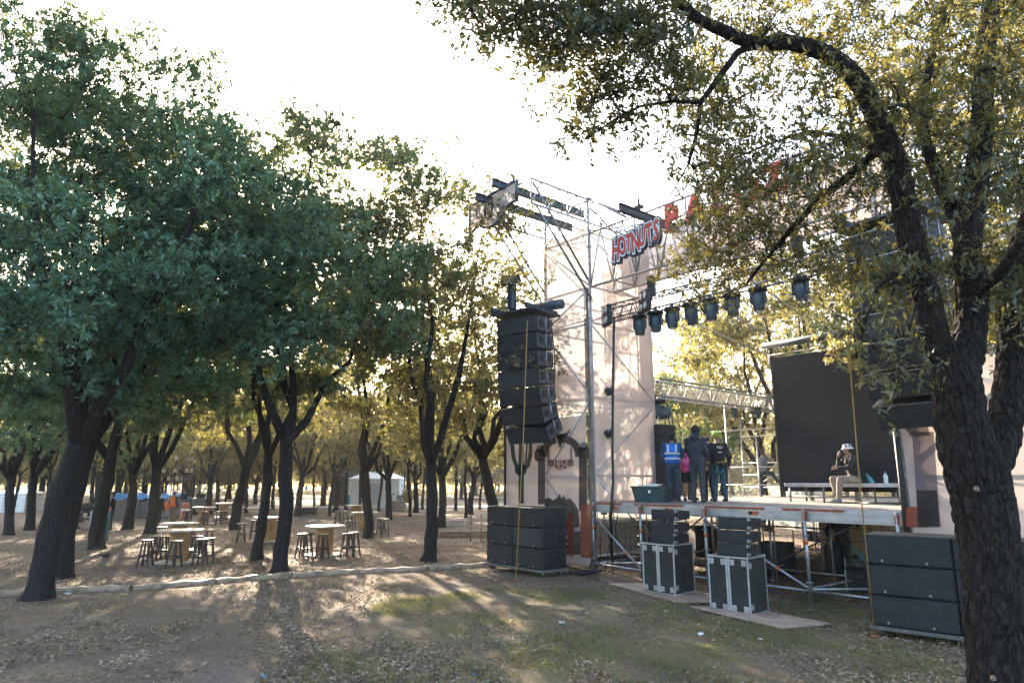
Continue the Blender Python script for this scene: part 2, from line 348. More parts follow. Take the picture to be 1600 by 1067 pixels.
# ---------------------------------------------------------------- leaves and branches
def leaves_arrays(base, direc, L, W, rng, nb=None):
    n = len(base); d = direc/np.linalg.norm(direc, axis=1, keepdims=True)
    r = rng.normal(size=(n, 3));
    if nb is not None: r = r*.55+nb
    s = np.cross(d, r); s /= np.linalg.norm(s, axis=1, keepdims=True)+1e-9
    up = np.cross(s, d)
    L = L[:, None]; W = W[:, None]
    V = np.stack([base, base+d*L*.5+s*W*.5+up*W*.12, base+d*L-up*L*.08, base+d*L*.5-s*W*.5+up*W*.12], 1).reshape(-1, 3)
    return V
def leaf_mesh(name, tips, outdir, m, rng, nros=8, nlv=10, spread=.3, L=.1, W=.036, flat=.7, twig=0.0, twigm=None):
    k = len(tips); sub = np.repeat(tips, nros, 0)+rng.normal(size=(k*nros, 3))*np.array([spread, spread, spread*flat])
    od = np.repeat(outdir, nros, 0)+rng.normal(size=(k*nros, 3))*.5; od /= np.linalg.norm(od, axis=1, keepdims=True)
    b = np.repeat(sub, nlv, 0)+rng.normal(size=(k*nros*nlv, 3))*.025; dd = np.repeat(od, nlv, 0)*.55+rng.normal(size=(len(b), 3))*.62
    LL = L*rng.uniform(.6, 1.25, len(b)); WW = LL*W/L*rng.uniform(.8, 1.2, len(b))
    nb = np.repeat(od, nlv, 0)*.7+np.array([0, 0, .7])
    V = leaves_arrays(b, dd, LL, WW, rng, nb); Q = np.arange(len(V)).reshape(-1, 4)
    if not twig: return np_mesh(name, V, Q, m)
    a = np.repeat(tips, nros, 0); ax = sub-a; ln = np.linalg.norm(ax, axis=1, keepdims=True)+1e-6; ax = ax/ln; e1 = np.cross(ax, rng.normal(size=ax.shape)); e1 /= np.linalg.norm(e1, axis=1, keepdims=True)+1e-6; e2 = np.cross(ax, e1)
    mid = (a+sub)/2+rng.normal(size=a.shape)*ln*.1; rows = []
    for c_, r_ in ((a, twig), (mid, twig*.75), (sub, twig*.45)):
        for q in (0, 2.094, 4.189): rows.append(c_+(e1*math.cos(q)+e2*math.sin(q))*r_)
    TV = np.stack(rows, 1).reshape(-1, 3); i0 = np.arange(len(a))[:, None]*9+len(V)
    TQ = np.concatenate([i0+np.array([[b_*3+q, b_*3+(q+1) % 3, b_*3+3+(q+1) % 3, b_*3+3+q]]) for b_ in (0, 1) for q in range(3)])
    me = np_mesh(name, np.concatenate([V, TV]), np.concatenate([Q, TQ]), m); me.materials.append(twigm); mi = np.zeros(len(Q)+len(TQ), np.int32); mi[len(Q):] = 1; me.polygons.foreach_set('material_index', mi); return me
def RADV(mb, n): r = np.array(mb.rv+[0]*(n-len(mb.rv)), float); return r[:n]
def branch_mesh(name, P, par, R, m, flare=True, ridges=0, zbase=0.0):
    n = len(P); kids = [[] for _ in range(n)]
    for i in range(1, n): kids[par[i]].append(i)
    main = [max(k, key=lambda j: R[j]) if k else -1 for k in kids]
    mb = MB(); ringv = {}; starts = [0]+[i for i in range(1, n) if main[par[i]] != i]
    for s0 in starts:
        ch = [s0] if s0 == 0 else [par[s0], s0]
        while main[ch[-1]] >= 0: ch.append(main[ch[-1]])
        if len(ch) < 2: continue
        pts = [P[i] for i in ch]; rs = [R[i] for i in ch]
        if s0: rs[0] = min(rs[0], rs[1]*1.15)
        rm = max(rs); k = 12 if rm > .1 else 7 if rm > .035 else 4 if rm > .012 else 3
        if s0 == 0 and flare:
            p2 = []; r2 = []
            for i in range(len(pts)-1):
                sub = 6 if i < 4 else 2
                for q in range(sub):
                    f = q/sub; p = pts[i]*(1-f)+pts[i+1]*f; r = rs[i]*(1-f)+rs[i+1]*f
                    p2.append(p); r2.append(r*(1+.38*math.exp(-max(0, p[2]-zbase)/.16)))
            pts = p2+[pts[-1]]; rs = r2+[rs[-1]]; k = 16
        if ridges and rm > .07:
            p2 = [pts[0]]; r2 = [rs[0]]
            for i in range(len(pts)-1):
                L_ = float(np.linalg.norm(np.array(pts[i+1])-np.array(pts[i]))); sub = max(1, int(L_/.02)); 
                pa = np.array(pts[max(0, i-1)]); pb = np.array(pts[i]); pc = np.array(pts[i+1]); pd = np.array(pts[min(len(pts)-1, i+2)])
                for q in range(1, sub+1):
                    f = q/sub; p = .5*((2*pb)+(-pa+pc)*f+(2*pa-5*pb+4*pc-pd)*f*f+(-pa+3*pb-3*pc+pd)*f**3); p2.append(p); r2.append(rs[i]*(1-f)+rs[i+1]*f)
            pts, rs, k = p2, r2, 90
        v0 = len(mb.v); mb.tube([tuple(p) for p in pts], [float(r) for r in rs], k, True, k > 4)
        mb.rv = getattr(mb, 'rv', [])+[0.0]*(v0-len(getattr(mb, 'rv', [])))+[float(r) for r in rs for _ in range(k)]
        if s0: mb.f.append((v0, v0+1, ringv[ch[0]])); mb.sm.append(False)
        TV = np.array(mb.v[v0:v0+len(pts)*k])
        for i_ in ch:
            if i_ not in ringv: ringv[i_] = v0+int(np.argmin(((TV-np.array(P[i_]))**2).sum(1)))
    if ridges:
        from mathutils import noise
        out = []
        for (x, y, z) in mb.v:
            q = Vector((x*15, y*15, z*4.6)); q += noise.noise_vector(q*.5)*.7
            d_, _p = noise.voronoi(q); e = min(1.0, (d_[1]-d_[0])*2.2); k_ = .024*e+.010*noise.noise(Vector((x*40, y*40, z*26)))+.018*noise.noise(Vector((x*5, y*5, z*2)))-.010
            out.append((x, y, z, k_))
        me = mb.mesh(name, m); nr = np.zeros(len(out)*3, np.float32); me.vertices.foreach_get('normal', nr) if hasattr(me.vertices[0], 'normal') else None
        nr = nr.reshape(-1, 3); sg = 1.0; c0 = np.array(mb.v[:k]).mean(0) if False else None
        co = np.array([o_[:3] for o_ in out]); kk = np.array([o_[3] for o_ in out]); rad_ = RADV(mb, len(co)); kk = kk*np.clip(rad_/.2, 0, 1)
        me.vertices.foreach_set('co', (co+nr*kk[:, None]).astype(np.float32).ravel()); me.update(); return me
    V = mb.v
    if ridges or flare:
        ph = random.random()*9; out = []
        for (x, y, z) in V:
            f = .02*math.sin(x*13+z*2.3+ph)*math.cos(y*11+z*1.7)+.012*math.sin(z*7+x*20+ph)
            out.append((x+f, y+f*.7, z))
        mb.v = out
    return mb.mesh(name, m)
def grow(polys, attract, rng, tip=.006, seg=.35, elig=None):
    """polys: list of (points, radii, parent polyline index, parent point index); attract: twig tips, each joined to the nearest branch"""
    P = []; par = []; R = []; first = []; E_ = []
    for q, (pts, rad, pp, pi) in enumerate(polys):
        first.append(len(P)+(0 if pp is None else -1)); prev = None if pp is None else first[pp]+pi
        for i, p in enumerate(pts):
            if pp is not None and i == 0: continue
            P.append(np.array(p, float)); R.append(rad[i]); par.append(-1 if prev is None else prev); prev = len(P)-1
            E_.append((q > 0 if elig is None else elig(p)))
    nfix = len(P); A = np.zeros((nfix+len(attract)*14, 3)); A[:nfix] = P; el = np.zeros(len(A), bool); el[:nfix] = E_
    fixed = A[:nfix][el[:nfix]]
    dist = np.array([np.min(np.linalg.norm(fixed-a, axis=1)) for a in attract]); order = np.argsort(dist); n = nfix; tips = []
    parl = par[:]; Rl = R[:]
    for oi in order:
        a = attract[oi]; d = np.linalg.norm(A[:n]-a, axis=1); d[~el[:n]] = 1e9
        d = d+np.maximum(0, A[:n, 2]-a[2])*.5
        i = int(np.argmin(d)); p0 = A[i]; L = np.linalg.norm(a-p0); k = max(1, min(12, int(math.ceil(L/seg))))
        jit = rng.normal(size=3)*L*.10; prev = i
        for j in range(1, k+1):
            f = j/k; A[n] = p0*(1-f)+a*f+jit*math.sin(math.pi*f)+np.array([0, 0, .10*L*math.sin(math.pi*f)*(1 if f < 1 else 0)])+rng.normal(size=3)*.012
            el[n] = True; parl.append(prev); Rl.append(0.0); prev = n; n += 1
        tips.append(n-1)
    A = A[:n]; acc = np.zeros(n)
    for i in range(n-1, 0, -1):
        if i >= nfix:
            Rl[i] = max(tip, acc[i]**(1/2.4)); acc[parl[i]] += Rl[i]**2.4
    for i in range(nfix, n):
        if Rl[i] > Rl[parl[i]]*.75: Rl[i] = max(tip*.8, Rl[parl[i]]*.75)
    return A, parl, Rl, np.array(tips)
def make_tree(seed, h=12, rad=4.2, r0=.2, fork=2.7, lean=(0, 0), nclump=46, per=12, base=4.2, nros=11, nlv=17, L=.11, W=.042, leafm=None, spread=.22, nlimb=4, shell=.45, barkm=None):
    rng = np.random.default_rng(seed); lx, ly = lean
    tp = [np.array([lx*z/fork*max(0, z/fork)**.3+.05*math.sin(z*2+seed), ly*z/fork, z]) for z in np.linspace(-.1, fork, 6)]
    polys = [(tp, list(np.linspace(r0, r0*.82, 6)), None, 0)]
    a0 = rng.uniform(0, 6.28); nl = nlimb
    for k in range(nl):
        a = a0+6.28*k/nl+rng.uniform(-.4, .4); top = rng.uniform(.68, .92)*h; out = rad*rng.uniform(.35, .7); pts = []
        if k == 0: out *= .25; top = h*.93
        for f in np.linspace(0, 1, 9):
            q = tp[-1]+np.array([math.cos(a)*out*f**.8, math.sin(a)*out*f**.8, (top-fork)*f])
            pts.append(q+(rng.normal(size=3)*.1 if f > 0 else 0))
        polys.append((pts, [max(.025, r0*.6*(1-.9*f)) for f in np.linspace(0, 1, 9)], 0, 5))
    att = []; cen = []
    for i in range(nclump):
        zz = base+(h-base)*rng.beta(1.25, 1.25); q = (zz-base)/(h-base)
        rr = rad*math.sqrt(max(.04, 1-(abs(q-.38)/.66)**2.2)); a = rng.uniform(0, 6.28); u = rr*rng.uniform(0, 1)**shell
        c = np.array([lx*1.3+math.cos(a)*u, ly*1.3+math.sin(a)*u, zz]); cen.append(c); sc = rng.uniform(.7, 1.2)
        att.append(c+rng.normal(size=(per, 3))*np.array([.52, .52, .2])*sc)
    att = np.concatenate(att); att = att[att[:, 2] > base-.6]
    A, par, R, tips = grow(polys, att, rng)
    tm = branch_mesh('trunk', A, par, R, barkm or BARK)
    T = A[tips]; od = T-np.array([lx, ly, base+(h-base)*.3]); od /= np.linalg.norm(od, axis=1, keepdims=True); od[:, 2] += .5
    cm = leaf_mesh('crown', T, od, leafm or LEAF_TEAL, rng, nros, nlv, spread, L, W, .7, .006, barkm or BARK)
    return tm, cm
def place_tree(meshes, loc, rz, label, group, sc=1.0, name='oak_tree', leafm=None):
    t = thing(name, label, 'tree', loc, rz, group); t.scale = (sc,)*3
    for nm, me in zip(('trunk', 'crown'), meshes):
        o = bpy.data.objects.new(nm, me); C.objects.link(o); o.parent = t
    return t
GG = 'oak trees of the grove left of the stage'
# nearest grove trees, each grown on its own
T = [
 (55, 935, dict(seed=1, h=11.0, rad=4.5, r0=.235, fork=2.9, lean=(.36, .1), nclump=92, base=3.9, L=.108, W=.038), 'big oak leaning right at the left end of the timber edging'),
 (90, 903, dict(seed=2, h=11.7, rad=4.7, r0=.235, fork=3.0, lean=(.05, .3), nclump=80, base=3.9, L=.108, W=.038), 'thick dark oak directly behind the big leaning oak at the left'),
 (150, 857, dict(seed=3, h=11.6, rad=4.8, r0=.24, fork=2.9, lean=(.1, 0), nclump=70, base=3.8, L=.12, W=.044), 'stout forked oak standing in front of the teal bin'),
 (404, 873, dict(seed=4, h=12.0, rad=4.5, r0=.15, fork=2.9, lean=(.05, .1), nclump=72, base=4.5, L=.108, W=.038, leafm=LEAF_SUN), 'slim dark oak just left of the oak by the timber edging'),
 (438, 893, dict(seed=5, h=11.9, rad=4.3, r0=.18, fork=3.2, lean=(-.02, 0), nclump=62, base=4.8, L=.105, W=.037, nlv=17, leafm=LEAF_SUN), 'straight oak whose foot touches the middle of the timber edging'),
 (670, 877, dict(seed=6, h=11.3, rad=3.9, r0=.19, fork=2.6, lean=(.05, .1), nclump=46, per=12, base=4.2, nros=7, L=.10, W=.04, leafm=LEAF_OLIVE, spread=.3), 'thin leaved oak with bare twigs standing left of the black subwoofer stack'),
 (575, 840, dict(seed=7, h=11.0, rad=4.3, r0=.19, fork=2.6, lean=(-.2, 0), nclump=26, base=4.8, nros=6, L=.14, W=.055, leafm=LEAF_OLIVE), 'forked oak rising behind the middle spool table with stools'),
 (785, 850, dict(seed=8, h=10.6, rad=3.8, r0=.21, fork=3.0, lean=(-.8, .2), nclump=58, base=3.4, nros=7, L=.11, W=.045, leafm=LEAF_OLIVE, spread=.3, nlimb=5), 'curving oak half hidden behind the hanging speaker array'),
 (1800, 905, dict(seed=9, h=15.5, rad=6.3, r0=.28, fork=2.8, lean=(-.3, 0), nclump=150, base=3.2, nros=7, L=.12, W=.05, leafm=LEAF_GOLD, spread=.3, nlimb=5), 'golden leaved oak at the right edge behind the massive foreground oak'),
]
TREES = {}
for px, py, kw, lab in T:
    g = gnd(px, py); TREES[px] = place_tree(make_tree(**kw), (g[0], g[1], zg(g[0], g[1])), 0, lab, GG)
MID = [make_tree(seed=20+i, h=11, rad=4.6, r0=.215, fork=2.5, lean=(.2*(i-1), 0), nclump=(52, 46, 30)[i], per=9, base=(3.7, 4.0, 4.4)[i], nros=6, nlv=9, L=.17, W=.075, leafm=(LEAF_TEAL, LEAF_OLIVE, LEAF_GOLD)[i], spread=.34, nlimb=5) for i in range(3)]
FAR = [make_tree(seed=30+i, h=10.5, rad=5.2, r0=.24, fork=2.2, nclump=90, per=6, base=2.4, nros=5, nlv=8, L=.30, W=.15, leafm=(LEAF_OLIVE, LEAF_GOLD, LEAF_GOLD)[i], spread=.5, nlimb=4) for i in range(3)]
mid = [(12, 835, 0, 'oak at the far left edge of the grove before a white tent'), (45, 828, 0, 'slender oak between the left edge tree and the big leaning oak'),
 (200, 826, 1, 'leaning slim oak beside the blue tarp, left of the walking man'), (235, 833, 1, 'dark oak right beside the walking man in black'),
 (367, 827, 2, 'oak behind the spool tables with bright yellow leaves'), (607, 812, 2, 'straight oak in front of the white tent at the grove edge'), (690, 824, 1, 'dark oak close behind the thin leaved oak'),
 (465, 806, 2, 'short wide oak near the low dark box behind the stools'), (120, 815, 0, 'dark oak behind the picnic table'),
 (505, 790, 1, 'oak between the brown hut and the low dark box'), (650, 800, 2, 'yellow oak beside the slender lamp post'), (735, 803, 2, 'yellow oak behind the plank stack'), (410, 797, 1, 'oak behind the black bench frame'), (290, 793, 2, 'yellow oak right of the ornate lamp post'), (180, 800, 1, 'oak behind the person at the picnic table'), (85, 795, 2, 'yellow oak far behind the big leaning oak'),
 (325, 803, 2, 'oak behind the small forklift in the grove'), (525, 800, 1, 'oak in front of the brown hut beyond the grove')]
for i, (px, py, k, lab) in enumerate(mid):
    g = gnd(px, py); place_tree(MID[k], (g[0], g[1], zg(g[0], g[1]) if g[1] < 60 else 0), i*1.7, lab, GG, .9+.05*(i % 5))
SLIM = make_tree(seed=41, h=9.5, rad=2.9, r0=.125, fork=3.0, lean=(.15, 0), nclump=26, per=8, base=3.8, nros=5, nlv=8, L=.19, W=.085, leafm=LEAF_GOLD, spread=.34, nlimb=3)
slim = [(20, 803), (70, 812), (140, 806), (183, 797), (222, 800), (255, 796), (300, 790), (338, 798), (352, 789), (384, 801), (425, 795), (448, 803), (490, 796), (515, 806), (540, 797), (562, 792), (592, 799), (640, 806), (660, 795), (712, 797), (728, 808), (750, 795)]
near_by = ['at the far left of the grove', 'behind the big leaning oak', 'left of the stout forked oak', 'right of the stout forked oak', 'left of the walking man', 'beside the worker in orange', 'beside the forklift', 'right of the forklift', 'behind the farthest spool table', 'left of the slim oak pair', 'behind the slim oak pair', 'right of the slim oak pair', 'left of the brown hut', 'before the brown hut', 'between hut and white tent', 'left of the white tent door', 'right of the white tent', 'beside the slender lamp post', 'left of the thin leaved oak', 'right of the thin leaved oak', 'left of the plank stack', 'right of the plank stack']
for i, ((px, py), wh) in enumerate(zip(slim, near_by)):
    g = gnd(px, py); place_tree(SLIM, (g[0], g[1], 0), i*2.4, 'slim young tree with yellow leaves '+wh, 'slim young trees at the back of the grove', .85+.08*(i % 4), 'young_tree')
rr = random.Random(5); FG = 'park trees far behind the grove'
farspots = [(x, y) for y in (64, 76, 90, 108, 130, 155, 185) for x in range(-84-(y > 120)*40, 96+(y > 120)*50, 8 if y > 120 else 7)]
for i, (x, y) in enumerate(farspots):
    x += rr.uniform(-3, 3); y += rr.uniform(-5, 5)
    if 52 < y < 69: y = 70+rr.random()*2
    if abs(y-98) < 5: y = 104
    if -8 < x < 16 and y < 80: continue
    k = rr.randrange(3); place_tree(FAR[k], (x, y, 0), rr.uniform(0, 6), 'distant yellow green tree in the row behind the grove' if x < 0 else 'distant golden tree in the row behind the stage', FG if x < 0 else 'park trees far behind the stage', rr.uniform(.75, 1.15), 'park_tree')
rng = np.random.default_rng(44); n = 26000; X_ = rng.uniform(-260, 260, n); Y_ = 225+rng.normal(size=n)*7
Z_ = rng.uniform(0, 1, n)**.8*(8.5+2.5*np.sin(X_*.16)+1.5*np.sin(X_*.41+1)); dd_ = rng.normal(size=(n, 3)); LL_ = rng.uniform(.7, 1.5, n)
tag(bpy.data.objects.new('treeline', np_mesh('treeline', leaves_arrays(np.stack([X_, Y_, Z_], 1), dd_, LL_, LL_*.6, rng), np.arange(n*4).reshape(-1, 4), LEAF_OLIVE)), 'far off wood closing the view behind the park trees', 'treeline', kind='stuff'); C.objects.link(bpy.data.objects['treeline'])
n = 9000; X_ = rng.uniform(-110, 80, n); k_ = np.floor(X_/4.5); Y_ = 118+6*np.sin(k_*2.3)+rng.normal(size=n)*1.1; Z_ = rng.uniform(0, 1, n)*(1.4+.9*np.sin(k_*1.7)); dd_ = rng.normal(size=(n, 3)); LL_ = rng.uniform(.3, .6, n)
tag(bpy.data.objects.new('undergrowth', np_mesh('undergrowth', leaves_arrays(np.stack([X_, Y_, Z_], 1), dd_, LL_, LL_*.5, rng), np.arange(n*4).reshape(-1, 4), LEAF_OLIVE)), 'low shrubs growing between the far park trees', 'undergrowth', kind='stuff'); C.objects.link(bpy.data.objects['undergrowth'])
for i, (px, Y, k, sc, lab) in enumerate([(1120, 37, 2, 1.15, 'sunlit golden tree seen through the gap behind the stage'), (1060, 44, 1, .85, 'lower olive tree left of the golden tree behind the stage'), (1185, 32, 2, 1.0, 'bright golden tree beside the left edge of the big screen'),
                                 (1250, 27, 1, 1.1, 'golden tree rising above the big dark screen'), (1390, 30, 2, 1.1, 'leafy tree behind the right end of the screen'), (1500, 24, 0, 1.1, 'olive tree behind the right stage tower'), (1640, 30, 2, 1.2, 'golden tree at the right edge behind the foreground trunk'),
                                 (940, 48, 0, .9, 'olive tree seen through the pale banner mesh'), (1040, 30, 0, .62, 'small dark green tree behind the crew on the stage')]):
    X = (px-800)/FPX*Y; place_tree(MID[k], (X, Y, 0), i*2.1, lab, 'trees behind the stage', sc, 'park_tree')

# ================================================================ the big foreground tree on the right
def near_tree():
    rng = np.random.default_rng(99); b = at(1557, 1067, 6.5); bz = zg(b[0], b[1]); root = np.array([b[0], b[1], bz])
    loc = (float(b[0]), float(b[1]), bz)
    def pl(lst, parent, idx, start=None):
        pts = [at(x, y, Y)-root for x, y, Y, r in lst]; rad = [r for *_, r in lst]
        return [pts, rad, parent, idx]
    base = [np.array([0, 0, -.15]), np.array([0, 0, .25])]
    q0 = [(1556, 985, 6.5, .235), (1550, 900, 6.5, .235), (1540, 820, 6.5, .245), (1528, 750, 6.5, .255)]
    p0 = pl(q0, None, 0); p0[0] = base+p0[0]; p0[1] = [.30, .25]+p0[1]
    polys = [p0]
    def add(lst, parent, idx):
        x = pl(lst, parent, idx); par = polys[parent]
        x[0] = [par[0][idx]]+x[0]; x[1] = [min(par[1][idx], x[1][0]*1.1)]+x[1]; polys.append(x); return len(polys)-1
    l1 = add([(1510, 695, 6.5, .24), (1500, 640, 6.5, .215), (1492, 590, 6.5, .21)], 0, 5)
    A = add([(1462, 530, 6.45, .135), (1442, 450, 6.4, .125), (1424, 380, 6.35, .12), (1410, 300, 6.3, .11), (1394, 240, 6.2, .10), (1370, 185, 6.1, .095), (1337, 122, 6.0, .088), (1295, 86, 5.9, .08), (1236, 67, 5.8, .072), (1181, 68, 5.7, .064), (1139, 52, 5.6, .056), (1093, 30, 5.5, .05), (1059, 0, 5.4, .045), (1020, -40, 5.3, .04)], l1, 3)
    Bm = add([(1514, 520, 6.6, .15), (1520, 460, 6.6, .14), (1512, 390, 6.6, .125), (1518, 320, 6.6, .12), (1530, 250, 6.6, .11), (1535, 170, 6.6, .10), (1540, 84, 6.6, .095), (1549, 0, 6.6, .085), (1556, -90, 6.6, .07)], l1, 3)
    B2 = add([(1486, 325, 6.8, .075), (1456, 250, 6.9, .065), (1440, 185, 7.0, .06), (1455, 90, 7.1, .05), (1482, 10, 7.2, .04), (1500, -70, 7.3, .03)], Bm, 3)
    Cm = add([(1556, 715, 6.65, .15), (1574, 640, 6.75, .145), (1581, 560, 6.8, .14), (1580, 480, 6.9, .13), (1592, 400, 7, .12), (1620, 310, 7.1, .10), (1640, 180, 7.2, .08)], 0, 5)
    L = add([(1367, 238, 6.5, .05), (1329, 272, 6.8, .045), (1278, 312, 7.3, .04), (1236, 358, 7.9, .032), (1200, 400, 8.4, .025), (1165, 445, 9, .018)], A, 5)
    L2 = add([(1330, 215, 6.8, .03), (1262, 205, 7.4, .025), (1200, 225, 8, .02), (1130, 255, 8.7, .016), (1085, 300, 9.2, .012)], A, 5)
    D = add([(1152, 82, 5.7, .034), (1122, 122, 5.7, .03), (1095, 160, 5.7, .026), (1088, 211, 5.75, .018), (1076, 255, 5.8, .014), (1045, 310, 5.9, .008)], A, 10)
    D2 = add([(1050, 158, 5.7, .018), (1000, 166, 5.7, .015), (955, 190, 5.7, .012), (920, 214, 5.7, .009), (850, 240, 5.7, .005)], D, 3)
    U = add([(960, -55, 5.3, .034), (880, -50, 5.3, .026), (800, -25, 5.3, .02), (735, 5, 5.3, .012), (705, 40, 5.3, .007)], A, 14)
    H = add([(1400, 425, 6.2, .03), (1370, 450, 6.1, .022), (1352, 500, 6.05, .016), (1338, 560, 6.0, .008)], A, 2)
    H2 = add([(1425, 500, 5.9, .012), (1408, 560, 5.9, .008), (1400, 610, 5.9, .005)], A, 2)
    X1 = add([(1560, 430, 6.0, .05), (1600, 370, 5.7, .04), (1650, 300, 5.5, .03)], Bm, 2)
    att = []
    def cl(cx, cy, rx, ry, y0, y1, n):
        for _ in range(n):
            att.append(at(cx+rng.normal()*rx*.6, cy+rng.normal()*ry*.6, rng.uniform(y0, y1))-root)
    cl(720, 12, 30, 22, 5.1, 5.5, 7); cl(790, 25, 50, 35, 5.1, 5.5, 16); cl(870, 35, 60, 40, 5.1, 5.6, 22); cl(945, 25, 60, 35, 5.0, 5.7, 26); cl(860, 85, 40, 20, 5.2, 5.5, 7)
    cl(1000, 50, 60, 50, 5.1, 5.8, 24); cl(920, 178, 35, 30, 5.5, 5.9, 12); cl(975, 150, 40, 35, 5.5, 5.9, 14); cl(1040, 120, 60, 60, 5.4, 6.2, 16)
    for _ in range(400): att.append(at(rng.uniform(1060, 1640), rng.uniform(-110, 310), rng.uniform(5.2, 8.8))-root)
    for _ in range(70): att.append(at(rng.uniform(1290, 1640), rng.uniform(200, 440), rng.uniform(6.3, 8.8))-root)
    cl(1150, 290, 55, 60, 8.0, 9.6, 34); cl(1170, 380, 80, 50, 8, 9.8, 38); cl(1110, 430, 50, 30, 8.4, 9.6, 9); cl(1250, 330, 80, 80, 7.2, 9, 28); cl(1290, 430, 70, 30, 7, 9, 12)
    cl(1090, 400, 40, 40, 8.8, 9.6, 14)
    cl(1352, 510, 22, 45, 5.9, 6.2, 5); cl(1408, 560, 16, 45, 5.8, 6.1, 5); cl(1380, 440, 50, 22, 6, 6.6, 7); cl(1600, 470, 40, 60, 5.6, 7.5, 24); cl(1480, 470, 60, 60, 6.8, 8, 14)
    # limbs reaching back over the viewer, so that the crown closes overhead
    for _ in range(90): att.append(np.array([rng.uniform(-2.5, 4), rng.uniform(-3.5, 1), rng.uniform(5.2, 8.2)]))
    att = np.array(att); att = att[att[:, 2] > 1.9]
    P, par, R, tips = grow(polys, att, rng, tip=.005, seg=.16, elig=lambda p: p[2] > 1.5)
    t = thing('oak_tree', 'massive rough barked oak with forked trunk in the right foreground before the stage', 'tree', loc)
    tm = branch_mesh('trunk', P, par, R, BARK_NEAR, True, 1); o = bpy.data.objects.new('trunk', tm); C.objects.link(o); o.parent = t
    od = P[tips]-np.array([0, 0, 3.0]); od /= np.linalg.norm(od, axis=1, keepdims=True)+1e-6; od[:, 2] -= .35
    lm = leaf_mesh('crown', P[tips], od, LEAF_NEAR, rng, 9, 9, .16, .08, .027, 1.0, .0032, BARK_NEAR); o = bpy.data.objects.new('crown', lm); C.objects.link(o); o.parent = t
    for i, (px, py) in enumerate([(1527, 763), (1553, 1059)]):      # pale scars of sawn branches
        p = at(px, py, 6.21)-root; m = MB(); m.lathe([(.001, .006), (.014, .006), (.020, .002), (.026, -.012)], 12); s = m.obj('branch_scar', mat('cut_wood', (.20, .15, .10), .9, 0, .4, 30), t)
        s.location = tuple(p); s.rotation_euler = (math.pi/2, 0, 0)
near_tree()

# ================================================================ litter and grass
def zgv(x, y):
    f = lambda q: np.clip(q, 0, 1)**2*(3-2*np.clip(q, 0, 1))
    return -.14*f((x-2)/3)*(1-f((y-15)/4))+.02*np.sin(x*.7+1)*np.sin(y*.5)+.012*np.sin(x*1.9)*np.cos(y*1.6)
def litter():
    rng = np.random.default_rng(3); n = 190000; Y = 5.6*np.exp(rng.uniform(0, 1, n)**.95*math.log(40/5.6)); X = rng.uniform(-.85, .8, n)*Y
    q = np.sin(X*.9+2+.8*np.sin(Y*.9))*np.cos(Y*.7)+np.sin(X*2.1+Y*1.3+np.sin(X*1.7))*.7+np.sin(X*5.3-Y*4.1+2*np.sin(Y*2.2))*.5+rng.normal(size=n)*.45-(X > -2)*.35
    keep = (q+((X > 1.5) & (Y < 10.5))*.45 > -.1) | (Y > 18) & (q > -.9); X, Y = X[keep], Y[keep]; keep = ~((X > -2.6) & (X < 3) & (Y > 12.5) & (Y < 17.5) & (rng.uniform(size=len(X)) < .6)); X, Y = X[keep], Y[keep]; n = len(X)
    b = np.stack([X, Y, zgv(X, Y)+.012+rng.uniform(0, .012, n)], 1); d = rng.normal(size=(n, 3))*np.array([1, 1, .22])
    L = rng.uniform(.025, .085, n)*rng.uniform(.7, 1.1, n); V = leaves_arrays(b, d, L, L*rng.uniform(.3, .6, n), rng)
    # lay them flat: flatten the heights a little
    V[:, 2] = np.maximum(V[:, 2], np.repeat(b[:, 2], 4)-.008)
    o = bpy.data.objects.new('leaf_litter', np_mesh('leaf_litter', V, np.arange(len(V)).reshape(-1, 4), LITTER)); C.objects.link(o)
    tag(o, 'dry brown leaves strewn over the park ground', 'leaf litter', kind='stuff')
    V = []; n = 60000
    X = rng.uniform(-2.5, 6.5, n); Y = rng.uniform(5.8, 15, n)
    q = np.sin(X*1.1+.6)*np.cos(Y*1.25+X*.4)+.5*np.sin(X*2.7-Y*1.9)+.4*np.sin(X*5+Y*4)+rng.normal(size=n)*.3+(X > 2.5)*(Y > 9)*.35
    k = q > .35; X, Y = X[k], Y[k]; n = len(X)
    m_ = 3; X = np.repeat(X, m_)+rng.normal(size=n*m_)*.03; Y = np.repeat(Y, m_)+rng.normal(size=n*m_)*.03
    b = np.stack([X, Y, zgv(X, Y)-.005], 1); d = rng.normal(size=(len(X), 3))*np.array([.6, .6, .1])+np.array([0, 0, .8])
    L = rng.uniform(.03, .085, len(X)); V = leaves_arrays(b, d, L, np.full(len(X), .0065), rng)
    o = bpy.data.objects.new('grass', np_mesh('grass', V, np.arange(len(V)).reshape(-1, 4), GRASSM)); C.objects.link(o)
    tag(o, 'sparse short grass on the open ground before the stage', 'grass', kind='stuff')
litter()
